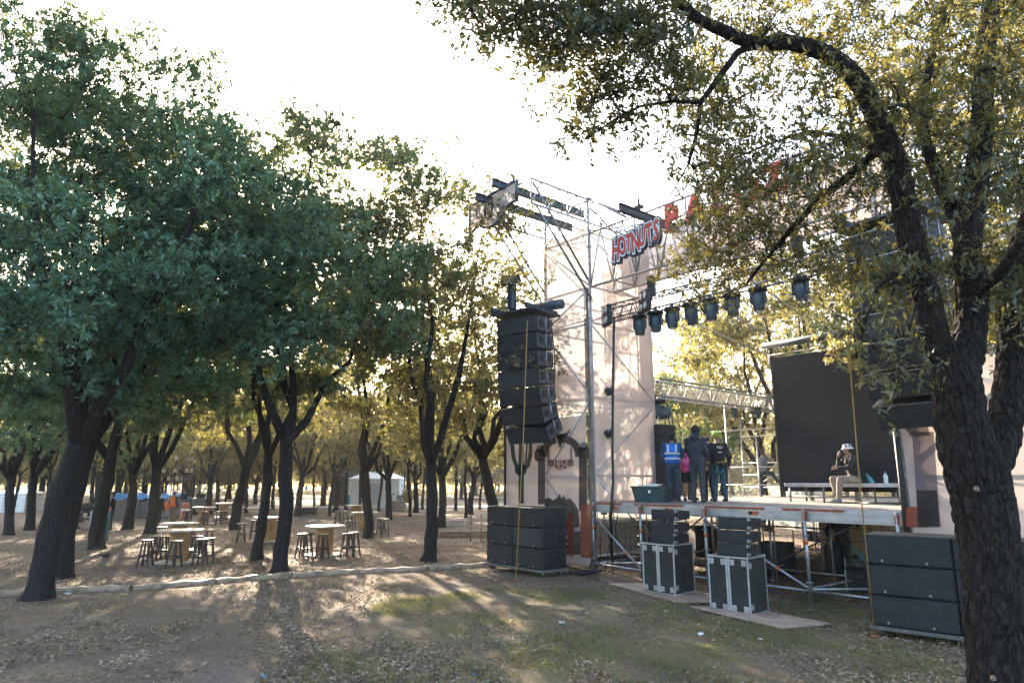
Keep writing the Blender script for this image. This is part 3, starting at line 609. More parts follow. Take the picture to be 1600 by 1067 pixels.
def edging():
    pix = [(-70, 936), (75, 926), (205, 922), (335, 911), (455, 900), (560, 894), (668, 889), (768, 884)]
    for i in range(len(pix)-1):
        a = gnd(*pix[i]); b = gnd(*pix[i+1]); d = b-a; L = float(np.linalg.norm(d[:2])); rz = math.atan2(d[1], d[0]); c = (a+b)/2
        m = MB(); k = 9
        prof = [(-.10, -.05), (-.11, .07), (-.07, .13), (.06, .14), (.11, .08), (.11, -.05)]; vs = []; fs = []
        for j in range(k):
            x = -L/2+.02+(L-.04)*j/(k-1); wob = .025*math.sin(j*1.3+i); h = .72+.12*math.sin(j*2.1+i*2)
            vs += [(x, y+wob, z*h if z > 0 else z) for y, z in prof]
        n = len(prof)
        for j in range(k-1): fs += [(j*n+q, j*n+(q+1) % n, (j+1)*n+(q+1) % n, (j+1)*n+q) for q in range(n)]
        fs += [tuple(range(n)), tuple((k-1)*n+q for q in range(n))[::-1]]
        m.add(vs, fs); o = m.obj('edging_log', TIMBER); o.location = (c[0], c[1], zg(c[0], c[1])); o.rotation_euler = (0, 0, rz)
        tag(o, ['weathered edging log running out of the left edge of the photo', 'edging log touching the foot of the big leaning oak', 'edging log in shade, left of the bright sunlit stretch', 'brightly sunlit edging log in front of the nearest spool table', 'edging log at the foot of the straight slim oak',
                'edging log between the straight oak and the middle tree shade', 'last edging log before the black subwoofer stack'][i], 'edging log', 'logs edging the grove')
edging()
def bits():
    spots = [(878, 975, .09, 'white'), (740, 1052, .04, 'blue'), (1095, 990, .08, 'white'), (1188, 992, .06, 'white'), (412, 1062, .07, 'teal'), (105, 930, .1, 'white')]
    names = {'white': 'crumpled white paper scrap lying on the %s', 'blue': 'small blue wrapper lying on the %s', 'teal': 'flattened teal wrapper lying on the %s'}
    where = ['sunlit grass patch in the middle foreground', 'bare leaf litter at the bottom centre', 'thin grass left of the right plywood sheet', 'thin grass in front of the right plywood sheet', 'dark leaf litter at the bottom left', 'ground beside the big leaning oak foot']
    for (px, py, s, c), wh in zip(spots, where):
        g = gnd(px, py); m = MB(); rng = random.Random(px); n = 5
        vs = [(s*(i/(n-1)-.5), s*.8*(j/(n-1)-.5), rng.uniform(0, s*.45)) for j in range(n) for i in range(n)]
        fs = [(j*n+i, j*n+i+1, (j+1)*n+i+1, (j+1)*n+i) for j in range(n-1) for i in range(n-1)]
        vs += [(x, y, z-.004) for x, y, z in vs]; fs += [tuple(q+n*n for q in f)[::-1] for f in fs]
        m.add(vs, fs); o = m.obj('paper_scrap' if c == 'white' else 'wrapper', {'white': WHITE, 'blue': BLUEM, 'teal': TEALM}[c]); o.location = (g[0], g[1], zg(g[0], g[1])+.015)
        tag(o, names[c] % wh, 'litter')
bits()

# ================================================================ STAGE (local axes: x along the front towards the viewer, y into the stage)
DECK = 1.70
def sthing(name, label, cat, s=0, t=0, z=0, group=None, drz=0.0):
    return thing(name, label, cat, S(s, t, z), RZ+drz, group)
def pipe(parent, name, p0, p1, r=.026, m=PIPE, n=8):
    return MB().tube([p0, p1], r, n).obj(name, m, parent)
def tower(t, x0, x1, y0, y1, h, levels, dark=False, extra=None):
    m = PIPE
    for x in (x0, x1):
        for y in (y0, y1):
            p = MB().tube([(x, y, .0), (x, y, h)], .038, 10)
            for z in np.arange(.5, h, .5): p.lathe([(.031, -.006), (.062, -.006), (.062, .006), (.031, .006)], 10, (x, y, z))
            p.lathe([(.08, 0), (.08, .012), (.02, .03), (.02, .1)], 10, (x, y, -.02)); p.obj('post', m, t)
    for z in levels:
        for y in (y0, y1): pipe(t, 'ledger', (x0, y, z), (x1, y, z), .028, m)
        for x in (x0, x1): pipe(t, 'ledger', (x, y0, z+.03), (x, y1, z+.03), .028, m)
    for i in range(len(levels)-1):
        za, zb = levels[i]+.06, levels[i+1]-.06; e = i % 2
        for y, o in ((y0, -.05), (y1, .05)): pipe(t, 'brace', (x0 if e else x1, y+o, za), (x1 if e else x0, y+o, zb), .02, m)
        for x, o in ((x0, -.05), (x1, .05)): pipe(t, 'brace', (x+o, y0 if e else y1, za), (x+o, y1 if e else y0, zb), .02, m)
def lattice(t, a, b, h, name='truss', r=.024, n=8, dirz=(0, 0, 1), m=PIPE):
    """a flat ladder beam from a to b (lower chord), height h, as chord and web parts"""
    a = Vector(a); b = Vector(b); u = Vector(dirz)*h
    pipe(t, 'chord', a, b, r, m); pipe(t, 'chord', a+u, b+u, r, m); w_ = MB()
    for i in range(n):
        p = a.lerp(b, i/n); q = a.lerp(b, (i+.5)/n); s_ = a.lerp(b, (i+1)/n)
        w_.tube([p, q+u], r*.6, 6); w_.tube([q+u, s_], r*.6, 6)
        if i % 2 == 0: w_.tube([p, p+u], r*.7, 6)
    w_.tube([b, b+u], r*.7, 6)
    return w_.obj('web', m, t)
LV = [.35, 2.35, 4.35, 6.35, 7.35, 8.88, 9.85]
TL = sthing('scaffold_tower', 'tall pipe scaffold tower at the left stage corner wrapped in pale mesh', 'scaffold')
tower(TL, -1.74, 0, 0, 2.5, 9.96, LV)
for y in (0, 2.5):
    MB().tube([(-3.47, y, 0), (-3.47, y, 4.1)], .03, 10).obj('post', PIPE_D, TL)
    for z in (.35, 2.2, 4.0): pipe(TL, 'ledger', (-3.47, y, z), (-1.74, y, z), .022, PIPE_D)
    pipe(TL, 'brace', (-3.45, y+.06, .4), (-1.76, y+.06, 3.9), .02, PIPE_D)
# outriggers that carry the speaker array
for s_ in (0.0, -1.74):
    lattice(TL, (s_, -2.1, 9.2), (s_, 2.5, 9.2), .68, n=7, r=.034)
    pipe(TL, 'strut', (s_, -2.05, 9.8), (s_, -.06, 7.55), .03, PIPE_D); pipe(TL, 'strut', (s_+.1, -2.05, 9.15), (s_+.1, -.06, 7.0), .03, PIPE_D)
pipe(TL, 'ledger', (-1.74, -2.1, 9.2), (0, -2.1, 9.2), .022); pipe(TL, 'ledger', (-1.74, -2.1, 9.88), (0, -2.1, 9.88), .022)
pipe(TL, 'mast', (-.35, -2.1, 9.8), (-.35, -2.1, 10.45), .018)
def ibeam(lab, s, z, t0, t1):
    o = sthing('steel_beam', lab, 'steel beam', s, (t0+t1)/2, z, 'steel beams on top of the scaffold'); L = t1-t0; m = MB()
    m.box((0, 0, .0), (.016, L, .17)); m.box((0, 0, .092), (.13, L, .014)); m.box((0, 0, -.092), (.13, L, .014)); m.obj('beam', IBEAM, o)
    m = MB(); m.box((0, -L/2+.75, .19), (.2, .12, .08)).box((0, -L/2+.75, .3), (.05, .05, .22)); m.obj('clamp', BLACK, o)
ibeam('blue grey steel beam poking out at the top left of the tower, upper of the pair', -1.0, 9.98, -2.6, .9)
ibeam('blue grey steel beam poking out at the top left of the tower, lower of the pair', -1.5, 9.70, -2.75, .9)
ibeam('short blue grey steel beam end sticking out right of the tower above the red sign', *on_t(967, 323, -1.2)[::2], -1.2, 1.2)
ROOF = sthing('roof_truss', 'wide lattice roof truss over the stage front carrying the red signs', 'truss')
for y in (0, .9):
    lattice(ROOF, (.04, y, 7.35), (7.9, y, 7.35), 1.53, n=10, r=.034)
for x in np.linspace(.8, 7.2, 5): pipe(ROOF, 'tie', (x, 0, 7.38), (x, .9, 7.38), .02); 
for x in np.linspace(.8, 7.2, 5): pipe(ROOF, 'tie', (x, 0, 8.86), (x, .9, 8.86), .02)
lattice(ROOF, (.04, 2.5, 7.5), (7.9, 2.5, 7.5), 1.2, n=9)
for x in np.linspace(.2, 7.6, 5): pipe(ROOF, 'rafter', (x, .9, 8.8), (x, 8.5, 7.2), .024)
for x in (.2, 3.9, 7.6): pipe(ROOF, 'rafter', (x, .9, 7.4), (x, 8.5, 6.5), .024)
pipe(ROOF, 'tie', (0, 0, 9.9), (.02, 2.5, 9.9), .022); pipe(ROOF, 'strut', (.05, .0, 9.9), (1.4, .0, 8.9), .03, PIPE_D); pipe(ROOF, 'strut', (.05, .06, 9.6), (1.3, .06, 8.2), .03, PIPE_D)
TR = sthing('scaffold_tower', 'scaffold tower at the right stage corner behind the foreground oak', 'scaffold')
tower(TR, 7.4, 9.6, -.02, 2.5, 9.9, LV)
MB().tube([(7.34, -.06, 0), (7.34, -.06, 3.9)], .05, 10).obj('post', BLACK, TR)

def sheet(name, lab, pts, m, group=None, cat='banner', ny=10, belly=.03, parent=None):
    """cloth stretched over a quad of stage points (s,t,z): bottom left, bottom right, top right, top left"""
    a, b, c, d = [Vector(p) for p in pts]; nx = 8; vs = []; nrm = (b-a).cross(d-a).normalized()
    for j in range(ny+1):
        for i in range(nx+1):
            u, v = i/nx, j/ny; p = (a.lerp(b, u)).lerp(d.lerp(c, u), v); k = math.sin(math.pi*u)*abs(math.sin(math.pi*v*ny/5))*belly
            vs.append(p+nrm*k*math.sin(i*2.1+j))
    fs = [(j*(nx+1)+i, j*(nx+1)+i+1, (j+1)*(nx+1)+i+1, (j+1)*(nx+1)+i) for j in range(ny) for i in range(nx)]
    mb = MB(); mb.add(vs, fs, True); o = mb.obj(name, m, parent)
    if not parent: o.location = S(0, 0, 0); o.rotation_euler = (0, 0, RZ); tag(o, lab, cat, group)
    return o
BG = 'mesh banners wrapped round the stage towers'
sheet('mesh_banner', 'tall pale translucent mesh covering the upper front of the left tower', [(-1.78, -.05, 3.95), (-.0, -.05, 3.95), (-.0, -.05, 9.1), (-1.78, -.05, 9.1)], MESHW, BG, belly=.012)
sheet('mesh_banner', 'pinkish mesh on the tower side above the left end of the stage deck', [(.06, -.04, DECK+.02), (.06, 2.52, DECK+.02), (.06, 2.52, 9.0), (.06, -.04, 9.0)], MESHW, BG, belly=.03)
sheet('mesh_banner', 'pale mesh behind the red signs inside the roof truss', [(.3, .96, 7.4), (7.3, .96, 7.4), (7.3, .96, 8.8), (.3, .96, 8.8)], MESHW, BG, belly=.02)
sheet('mesh_banner', 'pale mesh on the rear face of the left tower', [(-1.7, 2.56, 4.3), (-.06, 2.56, 4.3), (-.06, 2.56, 9.0), (-1.7, 2.56, 9.0)], MESHW, BG, belly=.02)
LB = sheet('mesh_banner', 'printed mesh with cactus, arch and 1954 sign on the lower left tower', [(-3.45, -.055, .1), (-.2, -.055, .1), (-.2, -.055, 3.93), (-3.45, -.055, 3.93)], MESHW, BG, belly=0.0)
def Z6(x, y): q = on_t(760+x/3.81, 640+y/3.81, -.07); return q[0], q[2]
LAYER = [0]
def ink(name, polys, m, parent, conv, t0):
    mb = MB()
    for k, poly in enumerate(polys):
        LAYER[0] += 1; y = t0-.0025*(LAYER[0] % 18)
        pts = [conv(*p) for p in poly]; n = len(pts); mb.add([(a, y, b) for a, b in pts], [tuple(range(n))])
    return mb.obj(name, m, parent)
def stroke(pts, wd):
    ws = wd if isinstance(wd, list) else [wd]*len(pts); L_ = []; R_ = []
    P_ = [np.array(p, float) for p in pts]
    for i, p in enumerate(P_):
        d = P_[min(i+1, len(P_)-1)]-P_[max(i-1, 0)]; d /= np.linalg.norm(d); n = np.array([-d[1], d[0]])*ws[i]/2; L_.append(tuple(p+n)); R_.append(tuple(p-n))
    return [[L_[i], L_[i+1], R_[i+1], R_[i]] for i in range(len(pts)-1)]
def disc(cx, cy, r, n=16): return [(cx+r*math.cos(2*math.pi*k/n), cy+r*math.sin(2*math.pi*k/n)) for k in range(n)]
def rrect(x0, y0, x1, y1, r):
    P_ = []
    for cx, cy, a in ((x1-r, y0+r, -90), (x1-r, y1-r, 0), (x0+r, y1-r, 90), (x0+r, y0+r, 180)):
        P_ += [(cx+r*math.cos(math.radians(a+q)), cy+r*math.sin(math.radians(a+q))) for q in (0, 30, 60, 90)]
    return P_
def arc(c, r, a0, a1, n=9): return [(c[0]+r[0]*math.cos(math.radians(a0+(a1-a0)*k/(n-1))), c[1]-r[1]*math.sin(math.radians(a0+(a1-a0)*k/(n-1)))) for k in range(n)]
ink('printed_cactus', stroke([(153, 140), (152, 200), (160, 280), (185, 355), (205, 362)], [18, 24, 24, 22, 20])+stroke([(207, 556), (207, 345)], 32)+stroke([(264, 180), (262, 270), (248, 330), (215, 360)], [18, 24, 24, 22])+stroke([(212, 160), (206, 350)], 30)+stroke([(243, 190), (238, 300), (222, 345)], 11)+[disc(207, 355, 36)], INK_GREEN, LB, Z6, -.06)
ink('printed_arch', stroke(arc((447, 275), (107, 105), 180, 0, 13), [50, 48, 46, 44, 44, 46, 48, 46, 44, 44, 46, 48, 50])+[[(308, 290), (350, 290), (350, 560), (308, 560)], [(552, 275), (600, 275), (600, 600), (552, 600)], rrect(288, 235, 352, 305, 20), rrect(545, 215, 618, 288, 22), disc(322, 232, 22), disc(582, 218, 26)], INK_DARK, LB, Z6, -.06)
ink('printed_wheel', [[(582+24*math.cos(math.radians(a)), 222-24*math.sin(math.radians(a))), (582+24*math.cos(math.radians(a+10)), 222-24*math.sin(math.radians(a+10))), (582, 222)] for a in (15, 42, 70, 98, 126, 152)]+[[(322+19*math.cos(math.radians(a)), 234-19*math.sin(math.radians(a))), (322+19*math.cos(math.radians(a+11)), 234-19*math.sin(math.radians(a+11))), (322, 234)] for a in (15, 45, 75, 105, 135)], INK_WHITE, LB, Z6, -.11)
ink('printed_skull', stroke([(388, 122), (400, 140), (425, 150), (450, 154), (475, 150), (495, 136), (507, 114)], [3, 12, 20, 24, 20, 13, 3])+[[(428, 150), (472, 150), (462, 195), (448, 230), (436, 195)]], INK_GREEN, LB, Z6, -.10)
ink('printed_mountain', [[(350, 690), (350, 530), (372, 520), (402, 536), (428, 518), (440, 497), (452, 525), (465, 508), (478, 532), (500, 524), (525, 548), (550, 592), (560, 690)], [(475, 690), (565, 690), (568, 860), (475, 860)]], INK_DARK, LB, Z6, -.06)
ink('printed_signboard', [[(368, 295), (522, 295), (522, 333), (495, 333), (475, 350), (448, 357), (420, 350), (400, 333), (368, 333)], [(370, 225), (381, 225), (381, 297), (370, 297)], [(504, 225), (515, 225), (515, 297), (504, 297)]], INK_PLUM, LB, Z6, -.06)
ink('printed_red_cactus', [rrect(568, 558, 628, 908, 24), rrect(497, 608, 525, 875, 12), rrect(470, 660, 510, 700, 8), [(472, 700), (505, 700), (505, 850), (472, 850)]], INK_RED, LB, Z6, -.11)
for poly_ in [[(530, 700), (566, 692), (566, 722), (530, 722)], [(475, 712), (494, 712), (494, 722), (475, 722)], [(475, 748), (494, 748), (494, 758), (475, 758)], [(475, 790), (494, 790), (494, 800), (475, 800)], [(480, 868), (630, 880), (630, 912), (480, 908)]]:
    ink('printed_window', [poly_], INK_WHITE, LB, Z6, -.104)
tmx = text_mesh('1954', .36, INK_WHITE, .0); o = bpy.data.objects.new('printed_number', tmx); C.objects.link(o); o.parent = LB
q = Z6(447, 326); o.location = (q[0], -.115, q[1]); o.rotation_euler = (math.pi/2, 0, 0); o.scale = (.85, 1.1, 1)
for x0 in (384, 493):
    tm2 = text_mesh('-', .16, INK_WHITE, .0); o = bpy.data.objects.new('printed_dash', tm2); C.objects.link(o); o.parent = LB; q = Z6(x0+6, 316); o.location = (q[0], -.115, q[1]); o.rotation_euler = (math.pi/2, 0, 0)
fr = sthing('banner_frame', 'dark fabric strip and frame down the corner of the printed mesh', 'banner frame')
sheet('dark_strip', None, [(-.19, -.05, .05), (-.03, -.05, .05), (-.03, -.05, 7.3), (-.19, -.05, 7.3)], MESHD, parent=fr, belly=0)
sheet('bottom_strip', None, [(-3.45, -.05, -.05), (-.19, -.05, -.05), (-.19, -.05, .16), (-3.45, -.05, .16)], MESHD, parent=fr, belly=0)
MB().box((-.02, -.09, 3.65), (.05, .05, 7.3)).obj('upright', PIPE_D, fr); MB().box((-3.47, -.09, 2.0), (.05, .05, 4.0)).obj('upright', BLACK, fr)
# print on the right tower
RB = sheet('mesh_banner', 'printed mesh with grey bands and a red block on the right tower', [(7.45, -.10, .9), (9.6, -.10, .9), (9.6, -.10, 4.3), (7.45, -.10, 4.3)], MESHW, BG, belly=0)
def Z5(x, y): q = on_t(1180+x/2.807, 480+y/2.807, -.115); return q[0], q[2]
ink('printed_column', [[(690, 545), (785, 545), (815, 960), (718, 960)], [(655, 525), (760, 520), (770, 560), (690, 570)]], INK_LILAC, RB, Z5, -.115)
ink('printed_dark_base', [[(712, 800), (800, 800), (815, 960), (718, 960)]], INK_DARK, RB, Z5, -.125)
ink('printed_red_block', [rrect(666, 872, 770, 962, 12)], INK_RED, RB, Z5, -.12)
ink('printed_signboard', [rrect(960, 530, 1060, 620, 16)], INK_PLUM, RB, Z5, -.115)
# hanging curved sign frame on the outrigger
SP = sthing('sign_frame', 'dark framed mesh panel with a wavy lower edge hanging from the tower top', 'sign')
low = [(-2.5, 8.98), (-2.1, 9.18), (-1.95, 9.1), (-1.7, 9.0), (-1.45, 8.98), (-1.2, 9.05), (-1.0, 9.2), (-.85, 9.35), (-.62, 9.4), (-.45, 9.38)]
top = [(-.45, 9.95), (-2.5, 9.88)]
m = MB(); m.add([(a, -2.2, b) for a, b in low+top], [tuple(range(len(low)+2))]); m.obj('mesh_panel', MESHW, SP)
m = MB(); pts = [(a, -2.21, b) for a, b in low]; m.tube(pts, .035, 8); m.obj('lower_frame', IBEAM, SP)
m = MB(); m.tube([(-.45, -2.21, 9.36), (-.45, -2.21, 9.97)], .045, 8).tube([(-.45, -2.21, 9.95), (-2.5, -2.21, 9.88)], .035, 8).tube([(-2.5, -2.21, 9.9), (-2.5, -2.21, 8.96)], .035, 8); m.obj('outer_frame', IBEAM, SP)
m = MB(); m.tube([(-1.62+.16*math.cos(a), -2.23, 9.5+.26*math.sin(a)) for a in np.linspace(2.3, 7.2, 14)], .03, 6); m.obj('emblem', BLACK, SP)
# red lettering on the truss
def comic_sign():
    a = on_t(958, 404, -.25); b = on_t(1030, 352, -.25); t = sthing('word_sign', 'slanted red word sign with white and black outline reading HotNuts', 'sign', (a[0]+b[0])/2, -.25, 8.0)
    wid = b[0]-a[0]; L_ = [('H', 1.15), ('O', .98), ('T', .95), ('N', 1.12), ('U', .95), ('T', 1.05), ('S', 1.1)]; x = -wid/2+.10; stepx = (wid-.2)/6
    for nm, off, ext, y, m in (('backing', .10, .05, .06, SIGNDARK), ('white_outline', .062, .006, .002, SIGNWHITE), ('dark_outline', .024, .004, -.006, SIGNDARK), ('letters', .004, .004, -.014, SIGNRED)):
        V = []; F_ = []
        for k, (ch, sc) in enumerate(L_):
            me = text_mesh(ch, .60*sc, m, ext, off); M = Matrix.Translation((x+stepx*k, y, .05+.02*k+(.04 if k in (0, 3) else 0)*(-1)))@Matrix.Rotation(math.radians((4, -5, 3, -4, 5, -3, 4)[k]), 4, 'Y')@Matrix.Rotation(math.pi/2, 4, 'X')@Matrix.Scale(.51, 4, (1, 0, 0))@Matrix.Scale(1.12, 4, (0, 1, 0))
            n0 = len(V); V += [tuple(M@v.co) for v in me.vertices]; F_ += [tuple(i+n0 for i in p.vertices) for p in me.polygons]; bpy.data.meshes.remove(me)
        mb = MB(); mb.add(V, F_); mb.obj(nm, m, t)
comic_sign()
t = sthing('letter_sign', 'big red capital letters on the roof truss partly hidden by oak leaves', 'sign', 4.15, -.2, 8.36)
for k, ch in enumerate('PALOZ'):
    V = text_mesh(ch, .86, SIGNRED, .06, .03); o = bpy.data.objects.new('letter', V); C.objects.link(o); o.parent = t; o.location = (-1.25+k*.66, 0, .02*k); o.rotation_euler = (math.pi/2, 0, 0); o.scale = (.8, 1, 1)
    V.materials.append(SIGNDARK)

# ---- stage deck
ST = sthing('stage_platform', 'raised stage deck with aluminium front rail on scaffold legs', 'stage')
m = MB(); m.box((3.65, 5.5, DECK-.06), (7.2, 11.0, .12)); m.box((-1.35, 7.0, DECK-.06), (2.68, 8.4, .12)); m.obj('deck', mat('deck_board', (.16, .15, .14), .7, 0, .2, 3), ST)
m = MB(); m.box((3.65, -.03, DECK-.125), (7.2, .05, .25)); m.box((3.65, -.066, DECK-.07), (7.2, .02, .03)); m.box((3.65, -.066, DECK-.19), (7.2, .02, .03)); m.obj('front_rail', ALU, ST)
for x0, x1 in ((.1, .95), (1.35, 2.75), (3.3, 4.7), (5.1, 6.3)):
    MB().box(((x0+x1)/2, -.083, DECK-.028), (x1-x0, .012, .045)).obj('orange_strip', RUST, ST)
for x in (.72, 2.35, 4.45):
    q = MB().box((x, -.082, DECK-.125), (.2, .012, .07)).obj('marker_plate', ORANGE, ST); MB().box((x-.05, -.09, DECK-.125), (.09, .008, .066)).obj('black_half', BLACK_S, q)
LEGX = [.04, 1.55, 3.32, 5.55, 7.22]
for i, x in enumerate(LEGX):
    for y in ((-.12, 2.5, 5.0, 7.6, 10.4)):
        z0 = -.14*ss((S(x, y)[0]-2)/3)*(1-ss((S(x, y)[1]-15)/4))
        p = MB().tube([(x, y, z0), (x, y, DECK-.02 if y < 0 else DECK-.13)], .032, 10)
        p.lathe([(.08, 0), (.08, .012), (.022, .02), (.022, .2)], 10, (x, y, z0))
        lg = p.obj('leg', STEEL, ST)
        if y < 0:
            c = MB()
            for z in (.35, .8, 1.2): c.lathe([(.033, -.008), (.07, -.008), (.07, .008), (.033, .008)], 10, (x, y, z))
            c.obj('collar', STEEL, lg); MB().box((x, y, DECK-.14), (.07, .06, .17), None, .01).obj('clamp', RUST, lg); MB().lathe([(.034, -.04), (.037, -.04), (.037, .04), (.034, .04)], 10, (x, y, 1.08)).obj('orange_band', ORANGE, lg)
for i in range(len(LEGX)-1):
    a, b = LEGX[i], LEGX[i+1]
    for y in (-.12, 2.5, 5.0, 7.6): pipe(ST, 'ledger', (a, y, .2), (b, y, .2), .026, STEEL)
    if i in (0, 2):
        br = pipe(ST, 'brace', (a+.02, -.18, DECK-.3), (b, -.18, .25), .027, STEEL); p = Vector((a, -.18, DECK-.3)).lerp(Vector((b, -.18, .25)), .72); q2 = Vector((a, -.18, DECK-.3)).lerp(Vector((b, -.18, .25)), .76)
        MB().tube([p, q2], .031, 8).obj('orange_band', ORANGE, br)
    pipe(ST, 'brace', (a, 2.56, .3), (b, 2.56, 1.4), .022, PIPE_D)
    pipe(ST, 'ledger', (a, 5.0, 1.0), (b, 5.0, 1.0), .022, PIPE_D)
for x in LEGX:
    for a, b in ((-.12, 2.5), (2.5, 5.0), (5, 7.6)): pipe(ST, 'ledger', (x+.02, a, .24), (x+.02, b, .24), .024, PIPE_D)
pipe(ST, 'brace', (LEGX[0], -.1, .22), (LEGX[1], 2.4, .2), .025, STEEL); pipe(ST, 'brace', (LEGX[3], -.1, .22), (LEGX[4], 2.4, .2), .025, STEEL)
for k in range(9):
    x = .5+k*.8; pipe(ST, 'strut', (x, 1.4+.6*(k % 3), 0), (x, 1.4+.6*(k % 3), DECK-.13), .02, PIPE_D)

# ================================================================ sound equipment
ENDP = mat('grey_end_plate', (.075, .083, .093), .55, 0, .15, 6)
def line_array(label, corner_world, rz, n, wd=1.33, dp=.72, h=.475, lit_edges=False):
    d = Vector((math.cos(rz), math.sin(rz), 0)); e = Vector((-math.sin(rz), math.cos(rz), 0))
    c = Vector(corner_world)+d*wd/2+e*dp/2
    t = thing('line_array', label, 'speaker array', tuple(c), rz, 'speaker arrays hung beside the stage')
    ang = [0, 1, 2.5, 5, 9, 17, 30][-n:] if n <= 7 else [0]*(n-7)+[0, .5, 1, 2.5, 5, 11, 20]
    p = Vector((0, 0, -.1))
    m = MB(); m.box((0, .05, .02), (wd+.12, dp+.5, .05)); m.box((-wd/2+.1, 0, .09), (.08, dp+.7, .14)); m.box((wd/2-.1, 0, .09), (.08, dp+.7, .14)); m.box((0, .3, .12), (wd, .1, .12)); m.obj('rigging_frame', IBEAM, t)
    MB().tube([(.1, .35, .28), (.95, .45, .28)], .13, 12).obj('equipment_roll', IBEAM, t)
    for j in range(n):
        a = math.radians(ang[j]); dn = Vector((0, math.sin(a), -math.cos(a))); R = Matrix.Rotation(a, 3, 'X'); cc = p+dn*h/2
        # wedge cabinet: front taller than back
        x = wd/2; y = dp/2; zf = h/2-.012; zb = h/2-.05; vs = [(-x, -y, -zf), (x, -y, -zf), (x, y, -zb), (-x, y, -zb), (-x, -y, zf), (x, -y, zf), (x, y, zb), (-x, y, zb)]
        mb = MB(); mb.add([tuple(R@Vector(v)+cc) for v in vs], [(3, 2, 1, 0), (4, 5, 6, 7), (0, 1, 5, 4), (1, 2, 6, 5), (2, 3, 7, 6), (3, 0, 4, 7)]); b = mb.obj('speaker_box', BLACK, t)
        MB().box(tuple(R@Vector((0, -y-.012, 0))+cc), (wd-.03, .02, h-.05), R).obj('grille', BLACK_G if j % 3 else GREYB, b)
        for sx in (1, -1):
            sp = MB(); sp.box(tuple(R@Vector((sx*(x+.008), -.02, 0))+cc), (.014, dp*.9, h*.74), R); sp.obj('end_plate', ENDP, b)
            for k in (-1, 1):
                f = MB(); f.box(tuple(R@Vector((sx*(x+.018), -.03+k*.15, .02))+cc), (.012, .20, .20), R); f.obj('vent', BLACK_S, b)
                f = MB()
                for q in (-1, 1): f.box(tuple(R@Vector((sx*(x+.026), -.03+k*.15, .02+q*.045))+cc), (.01, .12, .05), R)
                f.obj('vent_pocket', STEEL if False else GREYB, b)
        if lit_edges: MB().box(tuple(R@Vector((0, -y-.02, zf-.012))+cc), (wd-.02, .012, .014), R).obj('edge_highlight', STEEL, b)  # added bright strip imitates light catching the cabinet edge, not a real trim
        f = MB(); f.tube([tuple(R@Vector((x+.03, .02, zf))+cc), tuple(R@Vector((x+.03, .02, -zf))+cc)], .014, 6); f.obj('rigging_bar', STEEL, b)
        p = p+dn*h*.975
    return t, c
qa = at(777, 500, 18.2); arrL, cL = line_array('black line array speaker hanging left of the stage in front of the printed mesh', (qa[0], qa[1], 6.62), math.radians(-38), 7)
qb = S(7.3, -1.25); arrR, cR = line_array('black line array speaker hanging at the right of the stage behind the oak branches', (qb[0], qb[1], 6.5), math.radians(-56), 7, lit_edges=True)
t = thing('chain_hoist', 'dark chain hoist motor on top of the left hanging speaker array', 'hoist', (cL.x-.35, cL.y+.1, 6.80), math.radians(-38))
m = MB(); m.box((0, 0, .42), (.22, .2, .8), None, .03); m.obj('motor_body', IBEAM, t); m = MB(); m.tube([(-.3, 0, .86), (.22, 0, .86)], .13, 12); m.obj('motor_drum', BLACK, t); m = MB(); m.tube([(-.12, 0, .9), (-.10, 0, 3.1)], .012, 5); m.obj('chain', BLACK, t)
m = MB(); 
for k in range(2): m.tube([(cL.x+.62+.1*k, cL.y-.15, 6.6-.3*k), (cL.x+.7+.1*k, cL.y-.1, 5.5), (cL.x+.72+.05*k, cL.y-.1, 4.3), (cL.x+.6+.12*k, cL.y, 3.7)], .014, 6)
tag(m.obj('cable', BLACK_S), 'black speaker cables dangling down the right side of the left array', 'cable')

